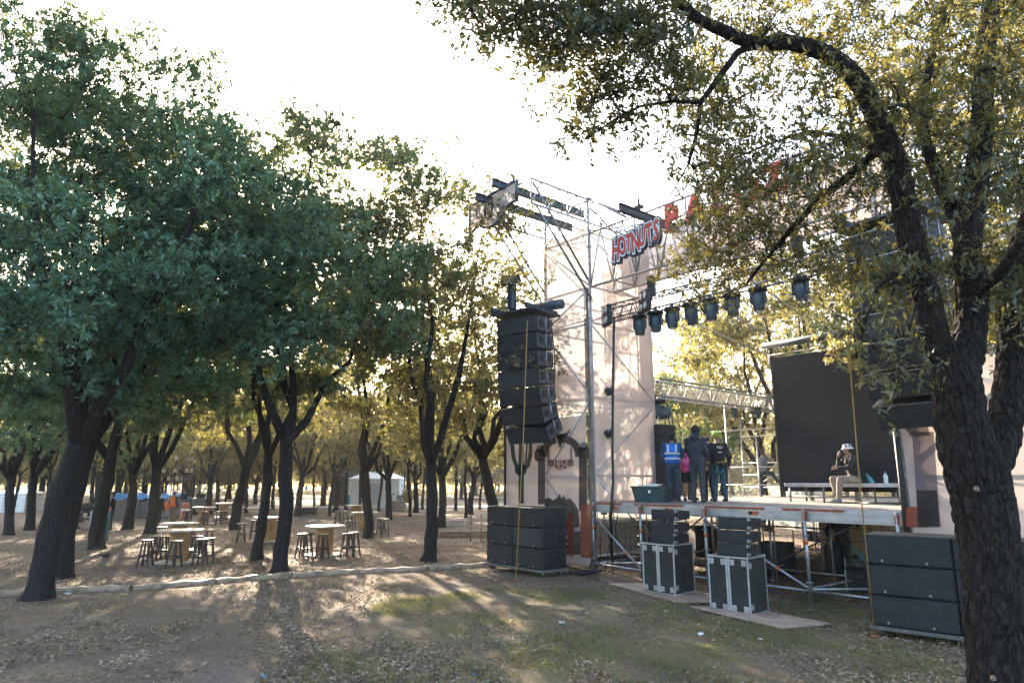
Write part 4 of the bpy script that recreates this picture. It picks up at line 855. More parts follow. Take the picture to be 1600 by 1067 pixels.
def sub_stack(corner, rz, wd, hh, dp, rows, cols, side, z0, labs, right_corner=True, grey=()):
    d = Vector((math.cos(rz), math.sin(rz), 0)); e = Vector((-math.sin(rz), math.cos(rz), 0)); W = Vector((corner[0], corner[1], 0))
    if right_corner: W = W-d*wd*cols
    c = W+d*wd*cols/2+e*dp/2; dz = .17
    t = thing('dolly', labs['dolly'], 'dolly', (c.x, c.y, z0), rz, 'wheeled boards under the subwoofer stacks'); m = MB(); m.box((0, 0, dz-.035), (wd*cols+.04, dp+.06, .06), None, .01); m.obj('board', mat('dolly_board', (.10, .105, .10), .7, 0, .2), t)
    for sx in (-1, -.05, 1):
        for sy in (-1, 1):
            x, y = sx*(wd*cols/2-.14), sy*(dp/2-.1); q = MB(); q.lathe([(.05, dz-.07), (.05, dz-.062)], 10, (x, y, 0)); q.box((x-.03, y, .1), (.008, .05, .1)); q.box((x+.03, y, .1), (.008, .05, .1)); k = q.obj('caster', STEEL, t)
            q = MB(); q.tube([(x-.02, y, .06), (x+.02, y, .06)], .06, 14); q.obj('wheel', RUBBER, k); q = MB(); q.tube([(x-.024, y, .06), (x+.024, y, .06)], .03, 10); q.obj('rim', STEEL, k)
    for r in range(rows):
        for q in range(cols):
            p = W+d*(wd*(q+.5))+e*dp/2; s = thing('subwoofer', labs[(q, r)], 'subwoofer', (p.x, p.y, z0+dz+hh*r), rz, 'subwoofers stacked on dollies')
            mb = MB(); mb.box((0, 0, hh/2), (wd-.012, dp, hh-.008), None, .014); mb.obj('cabinet', BLACK, s)
            g = MB(); g.box((0, -dp/2-.007, hh/2), (wd-.05, .016, hh-.05)); g.box((0, -dp/2-.012, hh/2), (wd-.1, .016, hh-.1)); g.obj('grille', GREYB if (q, r) in grey else BLACK_G, s)
            x = wd/2-.004
            for yy in (-.22, -.07):
                for zz in (.13, hh-.13):
                    h_ = MB(); h_.box((x, yy, zz), (.012, .12, .12)); h_ = h_.obj('side_vent', BLACK_S, s); MB().box((x+.007, yy, zz), (.006, .08, .03)).obj('vent_bar', GREYB, h_)
            h_ = MB(); h_.box((x, .2, hh/2), (.014, .16, .2)); k = h_.obj('handle_cup', BLACK_S, s); MB().tube([(x+.01, .2, hh/2-.08), (x+.01, .2, hh/2+.08)], .014, 8).obj('handle', RUBBER, k)
            b = MB()
            for sx in (-.2, .42): b.lathe([(.012, 0), (.012, .01), (.004, .014)], 8, (0, 0, 0)); 
            b.v = []; b.f = []; b.sm = []
            for sx in (-.28, .22): b.tube([(sx*wd, -dp/2-.022, .06), (sx*wd, -dp/2-.028, .06)], .018, 10)
            b.obj('stud', STEEL, s)
    return c
rows = ['bottom', 'middle', 'top']
lab = {'dolly': 'wheeled board carrying the six black subwoofers left of the stage'}
for q in range(2):
    for r in range(3): lab[(q, r)] = 'black subwoofer, %s row, %s half of the stack left of the stage%s' % (rows[r], ['left', 'right'][q], ', with greyer grille' if (q, r) == (1, 1) else '')
g = gnd(848, 904); sub_stack(g, math.radians(-52), 1.1, .47, .76, 3, 2, 1, zg(g[0], g[1]), lab, True, {(1, 1)})
lab = {'dolly': 'wheeled board under the black subwoofers at the right, by the foreground oak'}
for q in range(2):
    for r in range(3): lab[(q, r)] = 'black subwoofer, %s row, %s the foreground oak trunk' % (rows[r], ['left of', 'mostly behind'][q])
g = gnd(1362, 993, -.14); sub_stack(g, math.radians(-43), 1.22, .455, .8, 3, 2, 1, -.14, lab, False)

def speaker_box(label, loc, rz, wd=.62, dp=.5, h=.235, tilt=0, group='small line array boxes on the flight cases'):
    t = thing('speaker_box', label, 'speaker', loc, rz, group); m = MB(); x, y = wd/2, dp/2
    vs = [(-x, -y, 0), (x, -y, 0), (x, y, .03), (-x, y, .03), (-x, -y, h-.012), (x, -y, h-.012), (x, y, h-.045), (-x, y, h-.045)]
    m.add(vs, [(3, 2, 1, 0), (4, 5, 6, 7), (0, 1, 5, 4), (1, 2, 6, 5), (2, 3, 7, 6), (3, 0, 4, 7)]); m.obj('cabinet', BLACK, t)
    MB().box((0, -y-.006, h/2), (wd-.03, .014, h-.05)).obj('grille', BLACK_G, t); m = MB()
    for z in (.03, h-.06): m.box((x+.008, -y+.03, z+.015), (.014, .03, .05)).box((x-.01, -y-.016, z+.015), (.03, .012, .05))
    m.obj('rigging_link', STEEL, t); MB().box((x+.005, .08, h/2), (.01, .12, .07)).obj('handle', BLACK_S, t)
def flight_case(label, loc, rz, wd=.78, dp=.72, h=.98, group='flight cases in front of the stage'):
    t = thing('flight_case', label, 'flight case', loc, rz, group); MB().box((0, 0, h/2), (wd-.02, dp-.02, h-.02)).obj('panel', mat('case_panel', (.011, .015, .015), .6, 0, .3, 4, .15, 120), t)
    x, y = wd/2, dp/2; e = .026; m = MB()
    for sx in (-1, 1):
        for sy in (-1, 1): m.box((sx*(x-e/2), sy*(y-e/2), h/2), (e, e, h-.004))
    for z in (e/2, h-e/2):
        for sy in (-1, 1): m.box((0, sy*(y-e/2+.002), z), (wd-2*e, e-.003, e))
        for sx in (-1, 1): m.box((sx*(x-e/2+.002), 0, z), (e-.003, dp-2*e, e))
    for k in (-.022, .022): m.box((k, -y+.002, h/2), (.036, .02, h-2*e-.01))
    m.obj('edge_trim', ALU, t)
    for cx in (-x+.08, -.09, .09, x-.08):
        for z in (.1, h-.1):
            m = MB(); m.box((cx, -y-.004, z), (.085, .014, .10), None, .006); k = m.obj('corner_plate', ALU, t); MB().box((cx, -y-.013, z), (.05, .006, .06)).obj('recess', STEEL, k)
    for z in (.14, h-.14):
        m = MB(); m.box((x+.006, -y+.07, z), (.016, .1, .11), None, .006); k = m.obj('latch', STEEL, t); MB().box((x+.017, -y+.07, z), (.01, .05, .05)).obj('twist', ALU, k)
    for sx in (-1, 1):
        for sy in (-1, 1): MB().ball((sx*(x-.015), sy*(y-.015), h-.015), .03, 8, 6).obj('corner_ball', STEEL, t)
for i, (px, py) in enumerate([(1056, 936), (1174, 963)]):
    r = math.radians(-47 if i == 0 else -44); g = gnd(px, py, -.11); d = Vector((math.cos(r), math.sin(r), 0)); e = Vector((-math.sin(r), math.cos(r), 0)); c = Vector((g[0], g[1], 0))-d*.39+e*.36; z = zg(c.x, c.y)+.022
    if i == 0: rcase = c.copy()
    flight_case(['black flight case with aluminium edges on the left plywood sheet', 'black flight case with aluminium edges on the right plywood sheet'][i], (c.x, c.y, z), r)
    for k in range(3):
        speaker_box('%s small black speaker box on the %s flight case' % (['lowest', 'middle', 'topmost'][k], ['left', 'right'][i]), (c.x+.02*k+d.x*.06, c.y+d.y*.06, z+.98+.232*k), r)
for i, pix in enumerate([[(950, 922), (1056, 950), (1155, 942), (1048, 917)], [(1078, 956), (1222, 986), (1302, 975), (1168, 949)]]):
    P_ = [gnd(x, y, -.12) for x, y in pix]; m = MB(); vs = [(p[0], p[1], zg(p[0], p[1])+.04) for p in P_]; m.add(vs+[(x, y, z-.02) for x, y, z in vs], [(0, 1, 2, 3), (7, 6, 5, 4), (0, 4, 5, 1), (1, 5, 6, 2), (2, 6, 7, 3), (3, 7, 4, 0)])
    tag(m.obj('plywood_sheet', PLY), ['plywood sheet on the ground under the left flight case', 'plywood sheet on the ground under the right flight case'][i], 'plywood sheet', 'plywood sheets before the stage')
# straps
def strap(label, pts, r=.012):
    m = MB(); m.tube(pts, r, 6); t = tag(m.obj('tie_down_strap', YELLOW), label, 'strap', 'yellow straps tying down the arrays'); return t
a = at(824, 500, 17.25); b = gnd(806, 905); strap('yellow strap running down from the left speaker array to the ground', [tuple(a), (a[0]*.5+b[0]*.5+.03, a[1]*.5+b[1]*.5-.2, a[2]*.5+.04), (b[0], b[1]-.25, .06)])
MB().box((0, 0, 0), (.14, .06, .035), None, .01).obj('weight', RUST).location = (b[0], b[1]-.3, .04); o = bpy.data.objects['weight']; o.name = 'ratchet'; tag(o, 'orange ratchet on the ground before the left subwoofer stack', 'ratchet')
a = at(1326, 545, 10.6); b = gnd(1366, 990, -.12); strap('yellow strap running down past the seated man to the right subwoofers', [tuple(at(1322, 470, 10.6)), tuple(a), tuple(at(1340, 715, 10.4)), (b[0]-.1, b[1]-.2, -.1)], .009)
MB().box((b[0]-.1, b[1]-.22, -.10), (.12, .05, .03), None, .01).obj('ratchet', RUST); tag(bpy.data.objects['ratchet.001'], 'orange ratchet on the ground beside the right subwoofer stack', 'ratchet')

# ---- lighting
LT = sthing('lighting_truss', 'black box truss hung along the stage front carrying the moving lights', 'truss', 0, .3, 0)
for y, z in ((0, 6.45), (0, 6.82), (.36, 6.45), (.36, 6.82)): pipe(LT, 'chord', (.12, y, z), (7.2, y, z), .024, PIPE_D)
for ya, za, yb, zb in ((0, 6.45, 0, 6.82), (.36, 6.45, .36, 6.82), (0, 6.45, .36, 6.45), (0, 6.82, .36, 6.82)):
    m = MB(); n = 22
    for k in range(n):
        x0 = .12+7.08*k/n; x1 = .12+7.08*(k+.5)/n; x2 = .12+7.08*(k+1)/n; m.tube([(x0, ya, za), (x1, yb, zb)], .012, 5); m.tube([(x1, yb, zb), (x2, ya, za)], .012, 5)
    m.obj('web', PIPE_D, LT)
for x in (1.7, 5.6): MB().box((x, .18, 7.1), (.18, .18, .5), None, .02).obj('hoist', BLACK, LT)
def moving_head(label, s, t, z, tilt=0, drz=0, sc=1.0, horizontal=False):
    o = sthing('moving_head', label, 'stage light', s, t, z, 'moving head stage lights', drz); o.scale = (sc,)*3
    m = MB(); m.lathe([(.10, 0), (.21, -.02), (.23, -.06), (.22, -.10), (.12, -.12)], 20); m.box((0, 0, .03), (.08, .05, .1)); m.obj('base', BLACK_S, o)
    y = MB(); y.box((0, 0, -.135), (.34, .14, .04), None, .01)
    for sx in (-1, 1): y.box((sx*.165, 0, -.27), (.045, .15, .28), None, .015)
    y.obj('yoke', IBEAM, o)
    h = MB(); h.lathe([(.05, .17), (.10, .165), (.135, .10), (.145, 0), (.15, -.12), (.135, -.24), (.12, -.30)], 18); hd = h.obj('head', IBEAM, o); hd.location = (0, 0, -.29); hd.rotation_euler = (tilt, 0, 0)
    l = MB(); l.lathe([(.11, -.301), (.112, -.306), (.06, -.318)], 16); l.obj('lens', LENS, hd)
    return o
for i, px in enumerate([(996, 516), (1021, 508), (1047, 503), (1076, 493), (1107, 488), (1140, 478), (1180, 462), (1246, 450)]):
    q = on_t(px[0], px[1]-18, .4); moving_head(['first moving head light from the left end of the black truss', 'second moving head light on the black truss, lens down', 'third moving head light beside the sunny leaves', 'fourth moving head light, half hidden by oak leaves', 'fifth moving head light from the left, hanging low', 'sixth moving head light from the left on the truss', 'seventh moving head light, nearly hidden in leaves', 'rightmost moving head light on the black truss'][i], q[0], .48, 6.42, (0, .1, -.1, .15, 0, .1, 0, .1)[i], (0, .3, .1, -.2, .4, 0, .2, .1)[i], .92)
def blinder(label, px, py, dr):
    q = on_t(px, py, .2); o = sthing('blinder_light', label, 'stage light', q[0], .2, q[2], 'blinder lights on the black truss', dr); m = MB(); m.box((0, 0, 0), (.5, .12, .56), None, .02); m.obj('housing', BLACK, o)
    for sx in (-.12, .12):
        for sz in (-.14, .14): m = MB(); m.tube([(sx, -.055, sz), (sx, -.075, sz)], .085, 14); k = m.obj('lamp', LENS, o); m = MB(); m.tube([(sx, -.06, sz), (sx, -.068, sz)], .10, 14); m.obj('ring', BLACK_S, k)
    m = MB(); m.tube([(-.28, 0, -.1), (-.3, .1, .15), (.3, .1, .15), (.28, 0, -.1)], .015, 6); m.obj('bracket', BLACK, o)
blinder('four lamp blinder light at the left end of the black truss', 948, 493, -.5); blinder('four lamp blinder light on the truss beneath the red word sign', 1008, 470, -.45)
m = MB(); q = on_t(960, 510, .1); m.tube([(q[0], .1, 6.4), (q[0]+.02, -.05, 4.5), (q[0]-.03, -.08, 3.0), (q[0]-.02, -.1, 2.2), (q[0]-.08, -.14, 1.5), (q[0]-.12, -.1, .3)], .034, 8); o = m.obj('cable_bundle', BLACK_S); o.location = S(0, 0, 0); o.rotation_euler = (0, 0, RZ); tag(o, 'thick black cable bundle hanging from the light truss past the tower side', 'cable')
for i, (px, py) in enumerate([(950, 611), (949, 677)]):
    q = on_s(px, py, .15); o = sthing('wash_light', ['upper small black spotlight clamped to the mesh side of the tower', 'lower small black spotlight clamped to the mesh side of the tower'][i], 'stage light', .16, q[1], q[2], 'small spotlights on the tower')
    m = MB(); m.lathe([(.07, -.13), (.09, -.1), (.09, .06), (.06, .12)], 14); h = m.obj('lamp_body', BLACK_S, o); h.rotation_euler = (1.2, .5, .3); m = MB(); m.tube([(0, .05, .02), (0, .16, .12), (0, .16, .16)], .03, 8); m.obj('clamp', BLACK, o); m = MB(); m.ball((-.02, .12, .0), .085, 10, 8); m.obj('motor_base', BLACK_S, o)
q = at(1040, 637, 19.6); s_, t_, z_ = st(q); o = moving_head('large moving head light pointing sideways under the side truss', s_-.35, t_, z_+.3, -1.5, 2.45, 1.35)
for i, px in enumerate([1147, 1184]):
    q = at(px, 640, 22.8); s_, t_, z_ = st(q); moving_head(['small moving light under the side truss, left of the pair', 'small moving light under the side truss, near the screen edge'][i], s_, t_, z_+.1, 0, .4, .62)
SIDE = sthing('side_truss', 'grey lattice truss with shade net running back along the stage side', 'truss', -.25, 0, 0)
lattice(SIDE, (0, 2.7, 4.6), (0, 9.6, 4.6), .5, n=9, r=.028, m=PIPE); pipe(SIDE, 'chord', (.4, 2.7, 4.6), (.4, 9.6, 4.6), .028, PIPE_D); pipe(SIDE, 'chord', (.4, 2.7, 5.1), (.4, 9.6, 5.1), .028, PIPE_D)
sheet('shade_net', None, [(.05, 2.7, 4.63), (.05, 9.6, 4.63), (.05, 9.6, 5.07), (.05, 2.7, 5.07)], MESHGREY, parent=SIDE, belly=0)
for y in (2.8, 6.2, 9.5): pipe(SIDE, 'post', (.2, y, DECK), (.2, y, 4.6), .026, PIPE)
REAR = sthing('rear_scaffold', 'low pipe scaffold behind the stage with rails and braces', 'scaffold', 0, 0, 0)
for x in (-2.4, -.6, 1.2, 3.0):
    pipe(REAR, 'post', (x, 10.9, 0), (x, 10.9, 4.6), .028, PIPE); pipe(REAR, 'post', (x, 8.9, 0), (x, 8.9, 3.6), .026, PIPE)
for z in (2.0, 2.45, 2.9, 3.9):
    pipe(REAR, 'ledger', (-2.4, 10.86, z), (3.0, 10.86, z), .022, PIPE)
for z in (2.1, 2.7, 4.0): pipe(REAR, 'ledger', (-2.4, 8.86, z), (1.2, 8.86, z), .02, PIPE)
for i in range(3): pipe(REAR, 'brace', (-2.4+1.8*i, 10.95, 1.75), (-.6+1.8*i, 10.95, 2.8), .02, PIPE)
# screen
q0 = on_t(1222, 772, 5.0); q1 = on_t(1205, 558, 5.0); SX0 = q0[0]; W_ = 3.6
SCR = sthing('video_screen', 'large dark unlit video wall at the back of the stage', 'screen', SX0+W_/2, 5.0, 0)
MB().box((0, .1, (1.95+5.66)/2), (W_, .2, 5.66-1.95), None, .01).obj('panel', SCREEN, SCR)
for x in (-W_/2-.03, W_/2+.03): MB().box((x, .12, 3.75), (.05, .22, 3.9)).obj('side_frame', BLACK, SCR)
m = MB(); m.box((0, .5, 3.6), (.08, .08, 3.8)); m.box((-1.2, .5, 3.6), (.08, .08, 3.8)); m.box((1.2, .5, 3.6), (.08, .08, 3.8)); m.obj('rear_support', PIPE_D, SCR)
m = MB(); m.tube([(-W_/2-.25, 0, 6.05), (W_/2+.2, 0, 6.05)], .09, 10).tube([(-W_/2-.2, .35, 6.05), (W_/2+.2, .35, 6.05)], .04, 8); m.obj('top_bar', IBEAM, SCR)
lattice(SCR, (-W_/2-.2, .15, 5.78), (W_/2+.2, .15, 5.78), .24, n=14, r=.02, m=BLACK)
# items on the stage
def riser(s0, s1, t0, lab):
    o = sthing('stage_riser', lab, 'stage riser', (s0+s1)/2, t0, DECK); L = s1-s0; MB().box((0, 0, .42), (L, 1.0, .09), None, .006).obj('top', ALU, o)
    for x in np.linspace(-L/2+.1, L/2-.1, 4):
        for y in (-.42, .42): MB().tube([(x, y, 0), (x, y, .375)], .025, 8).obj('leg', PIPE_D, o)
    for y in (-.42, .42): pipe(o, 'rail', (-L/2+.1, y, .14), (L/2-.1, y, .14), .014, PIPE_D)
    return o
rt = 4.0; qa_ = on_t(1226, 762, rt); qb_ = on_t(1402, 762, rt); riser(qa_[0], qb_[0]+.1, rt+.5, 'low aluminium riser platform in front of the dark screen')
q = on_t(1015, 785, .9); o = sthing('storage_tub', 'black plastic storage tub with lid on the left front of the stage', 'tub', q[0], 1.0, DECK, None, .35)
m = MB(); w0, w1, h_ = .36, .44, .36; dd = .62
m.add([(-w0, -w0*dd, 0), (w0, -w0*dd, 0), (w0, w0*dd, 0), (-w0, w0*dd, 0), (-w1, -w1*dd, h_), (w1, -w1*dd, h_), (w1, w1*dd, h_), (-w1, w1*dd, h_)], [(3, 2, 1, 0), (4, 5, 6, 7), (0, 1, 5, 4), (1, 2, 6, 5), (2, 3, 7, 6), (3, 0, 4, 7)])
TUBM = mat('tub_plastic', (.03, .055, .06), .5, 0, .1); m.obj('body', TUBM, o); m = MB(); m.box((0, 0, h_+.01), (w1*2+.05, w1*2*dd+.05, .045), None, .01); m.obj('lid', TUBM, o); m = MB(); m.box((.03, -w1*dd-.0, h_-.1), (.06, .012, .07)); m.obj('sticker', WHITE, o); m = MB(); m.box((-.05, 0, h_+.05), (.5, .3, .03)).box((.1, .05, h_+.075), (.3, .2, .02)); tag(m.obj('paper_stack', WHITE), 'papers lying on the lid of the black storage tub', 'papers'); pp = bpy.data.objects['paper_stack']; pp.matrix_world = Matrix.Translation(o.location)@Matrix.Rotation(o.rotation_euler[2], 4, 'Z')
for k, (z, h_) in enumerate([(0, 1.25), (1.25, .48), (1.73, .36)]):
    q = at(1030, 770, 19.7); s_, t_, _ = st(q); s_ += .1; o = sthing('side_fill_speaker', ['tall black side fill cabinet standing on the stage behind the blue vest', 'black cabinet with lit dials stacked on the tall side fill', 'topmost black box of the side fill stack'][k], 'speaker', s_, t_, DECK+z, 'side fill stack on the stage'); m = MB(); m.box((0, 0, h_/2), (.72-.06*k, .7, h_-.01), None, .015); m.obj('cabinet', BLACK, o); MB().box((0, -.355, h_/2), (.66-.06*k, .014, h_-.08)).obj('grille', BLACK_G, o)
    if k == 1:
        for x in (-.16, -.08): MB().box((x, -.37, h_/2), (.04, .01, .14)).obj('display', WHITE, o)
o = sthing('spray_bottle', 'small green and white bottle on the riser right of the seated man', 'bottle', *[on_t(1364, 756, rt+.2)[0], rt+.2, DECK+.465]); m = MB(); m.lathe([(.05, 0), (.055, .02), (.05, .12), (.02, .2), (.02, .26)], 12); b = m.obj('body', TEALM, o); b.rotation_euler = (0, -.5, 0)
o = sthing('water_bottle', 'clear water bottle with blue cap on the riser', 'bottle', *[on_t(1385, 756, rt+.2)[0], rt+.2, DECK+.465]); m = MB(); m.lathe([(.045, 0), (.05, .02), (.05, .17), (.02, .22), (.02, .23)], 12); m.obj('body', mat('pale_bottle', (.5, .58, .6), .2), o); m = MB(); m.lathe([(.024, .23), (.024, .26)], 10); m.obj('cap', BLUEM, o)
m = MB()
for k in range(5): m.tube([(5.2+.25*k, 3.2+.1*k, DECK+.03), (5.6+.25*k, 3.0, DECK+.05), (6.1+.2*k, 3.3+.15*k, DECK+.03)], .018, 6)
o = m.obj('cable', BLACK_S); o.location = S(0, 0, 0); o.rotation_euler = (0, 0, RZ); tag(o, 'loose black cables on the stage right of the riser', 'cable')

# ---- under the stage
def tote(label, px, py, t, w_=.95, h=1.0, m_=None, lit=False):
    q = on_t(px, py, t); z0 = 0.0; o = sthing('liquid_tote', label, 'liquid tote', q[0], t, z0, 'caged liquid totes under the stage'); MB().box((0, 0, .14+h/2), (w_-.06, w_-.06, h-.04), None, .06).obj('tank', m_, o)
    m = MB()
    for z in np.linspace(.2, .12+h, 5): m.tube([(-w_/2, -w_/2, z), (w_/2, -w_/2, z), (w_/2, w_/2, z), (-w_/2, w_/2, z), (-w_/2, -w_/2, z)], .012, 5)
    for k in np.linspace(-w_/2, w_/2, 6):
        for sy in (-w_/2, w_/2): m.tube([(k, sy, .14), (k, sy, .12+h)], .01, 5); m.tube([(sy, k, .14), (sy, k, .12+h)], .01, 5)
    m.obj('cage', PIPE_D, o); m = MB(); m.box((0, 0, .11), (w_, w_, .03)); 
    for k in (-.4, 0, .4): m.box((k*w_, 0, .05), (.12, w_, .09))
    m.obj('pallet', BLACK, o)
TOTEM = mat('tote_plastic', (.30, .31, .29), .5, 0, .1); TOTEY = banner_mat('tote_translucent', (.75, .62, .38), .0, .7)
tote('grey caged liquid tote under the left end of the stage', 960, 872, 2.2, 1.05, 1.05, TOTEM); tote('sunlit cream caged liquid tote under the right end of the stage', 1378, 900, 4.6, 1.25, 1.3, TOTEY)
tote('cream caged liquid tote beside the standing figure under the stage', 1335, 900, 6.6, 1.25, 1.3, TOTEY)
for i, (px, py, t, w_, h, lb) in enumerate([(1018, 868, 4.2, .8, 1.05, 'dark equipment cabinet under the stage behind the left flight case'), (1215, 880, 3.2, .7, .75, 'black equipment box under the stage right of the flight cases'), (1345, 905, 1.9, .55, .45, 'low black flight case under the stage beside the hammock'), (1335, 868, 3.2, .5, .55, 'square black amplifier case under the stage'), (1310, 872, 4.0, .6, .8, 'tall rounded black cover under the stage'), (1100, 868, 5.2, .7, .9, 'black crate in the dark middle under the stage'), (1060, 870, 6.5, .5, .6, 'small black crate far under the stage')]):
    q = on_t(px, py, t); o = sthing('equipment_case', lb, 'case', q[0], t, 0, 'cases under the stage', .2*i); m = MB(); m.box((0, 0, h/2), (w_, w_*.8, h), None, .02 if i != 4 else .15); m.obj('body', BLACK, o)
    for sx in (-1, 1):
        for sy in (-1, 1): MB().box((sx*(w_/2-.008), sy*(w_*.4-.008), h/2), (.024, .024, h*.94)).obj('edge_trim', STEEL if i in (0, 2, 3) else BLACK_S, o)
    MB().tube([(-.06, -w_*.41, h*.7), (-.05, -w_*.44, h*.7), (.05, -w_*.44, h*.7), (.06, -w_*.41, h*.7)], .01, 6).obj('handle', STEEL, o)
q = on_t(1290, 880, 1.6); o = sthing('hammock', 'dark teal hammock slung low under the stage', 'hammock', 0, 0, 0); vs = []; fs = []
xa, xb = 5.6, 7.2
for i in range(13):
    u = i/12; z = .95-.62*math.sin(math.pi*u)**.8
    for j in range(7): v = j/6-.5; vs.append((xa+(xb-xa)*u, 1.6+.8*v*math.sin(math.pi*u), z+.35*abs(v)*math.sin(math.pi*u)*1.2))
for i in range(12):
    for j in range(6): fs.append((i*7+j, i*7+j+1, i*7+j+8, i*7+j+7))
m = MB(); m.add(vs, fs, True); m.obj('cloth', mat('hammock_cloth', (.02, .09, .09), .8), o); m = MB(); m.tube([(xa, 1.6, .95), (xa-.1, 1.6, 1.6)], .012, 5); m.obj('rope', BLACK_S, o); m = MB(); m.tube([(xb, 1.6, .95), (xb+.05, 1.6, 1.6)], .012, 5); m.obj('rope', BLACK_S, o)
sheet('tarpaulin', 'dark crumpled tarpaulin hanging under the rear of the stage', [(3.0, 8.2, .5), (6.4, 8.2, .3), (6.4, 8.0, DECK-.15), (3.0, 8.0, DECK-.15)], mat('black_tarp', (.03, .03, .032), .35, 0, .2), None, 'tarpaulin', 12, .25)
m = MB(); rj = random.Random(4)
for k in range(7):
    x = .1+.1*k; m.tube([(x, -.05+.2*rj.random(), DECK-.25), (x+.1*rj.uniform(-1, 1), .1*rj.uniform(-1, 1), .9), (x+.15*rj.uniform(-1, 1), .2*rj.uniform(-1, 1), .3), (x+.3*rj.uniform(-1, 1), -.3*rj.random(), .03)], .012, 5)
o = m.obj('cable', BLACK_S); o.location = S(0, 0, 0); o.rotation_euler = (0, 0, RZ); tag(o, 'tangle of cables hanging under the left front of the stage', 'cable')
m = MB(); c = gnd(900, 897)
for k in range(6): m.tube([(c[0]+.35*math.cos(a)*(1-.1*k)+.1*k, c[1]+.2*math.sin(a)*(1-.1*k)-.05*k, .03+.02*k) for a in np.linspace(0, 6.28, 16)], .014, 5)
tag(m.obj('cable_coil', BLACK_S), 'coiled black cables on the ground right of the left subwoofers', 'cable')
m = MB(); pts = [gnd(905, 900), gnd(960, 912), gnd(1030, 930), gnd(1090, 920)]; m.tube([(p[0], p[1], zg(p[0], p[1])+.02) for p in pts], .012, 5); tag(m.obj('cable', BLACK_S), 'thin black cable running along the ground before the stage', 'cable')
m = MB(); pts = [gnd(1205, 958, -.1), gnd(1255, 966, -.1), gnd(1300, 978, -.1)]; m.tube([(p[0], p[1], zg(p[0], p[1])+.035) for p in pts], .012, 5); tag(m.obj('cable', BLACK_S), 'black cable lying across the right plywood sheet', 'cable')

# ================================================================ PEOPLE
SHOE = mat('shoe', (.04, .04, .045), .6); CL = lambda n, c: mat('cloth_'+n, c, .85, 0, .22, 7, .5, 26)
def fuse(mb, name, m, parent, vox=.015, smooth=3):
    o = mb.obj(name, m, parent); r = o.modifiers.new('r', 'REMESH'); r.mode = 'VOXEL'; r.voxel_size = vox
    if smooth: s = o.modifiers.new('s', 'SMOOTH'); s.iterations = smooth; s.factor = .5
    dg = bpy.context.evaluated_depsgraph_get(); me = bpy.data.meshes.new_from_object(o.evaluated_get(dg)); o.modifiers.clear(); old = o.data; o.data = me; bpy.data.meshes.remove(old); me.name = name
    me.materials.clear(); me.materials.append(m); me.polygons.foreach_set('use_smooth', [True]*len(me.polygons)); return o
def limb(mb, p0, r0, p1, r1, n=10):
    p0 = Vector(p0); p1 = Vector(p1); d = (p1-p0); L = d.length; d.normalize() if L else None; pts = []; rs = []
    for k in (-.98, -.8, -.4, 0): pts.append(p0+d*r0*k); rs.append(r0*math.sqrt(1-k*k))
    for k in (0, .4, .8, .98): pts.append(p1+d*r1*k); rs.append(r1*math.sqrt(1-k*k))
    mb.tube(pts, rs, n); return mb
def torso(mb, secs, n=14):
    """secs: (centre, rx, ry, side vector)"""
    vs = []; fs = []
    for c, rx, ry, sx, sy in secs:
        c = Vector(c)
        for k in range(n): a = 2*math.pi*k/n; vs.append(c+Vector(sx)*rx*math.cos(a)+Vector(sy)*ry*math.sin(a))
    for i in range(len(secs)-1):
        for k in range(n): fs.append((i*n+k, i*n+(k+1) % n, (i+1)*n+(k+1) % n, (i+1)*n+k))
    fs += [tuple(range(n))[::-1], tuple((len(secs)-1)*n+k for k in range(n))]; mb.add(vs, fs, True); return mb
DEF = dict(pelvis=(0, 0, .95), waist=(0, 0, 1.1), chest=(0, 0, 1.33), neck=(0, .01, 1.49), head=(0, -.02, 1.64),
           shl=(.18, 0, 1.43), ell=(.23, .03, 1.15), wrl=(.22, -.08, .92), shr=(-.18, 0, 1.43), elr=(-.23, .03, 1.15), wrr=(-.22, -.08, .92),
           hil=(.09, 0, .93), knl=(.10, -.03, .5), anl=(.11, .02, .09), hir=(-.09, 0, .93), knr=(-.10, -.03, .5), anr=(-.11, .02, .09), look=(0, -1, 0))
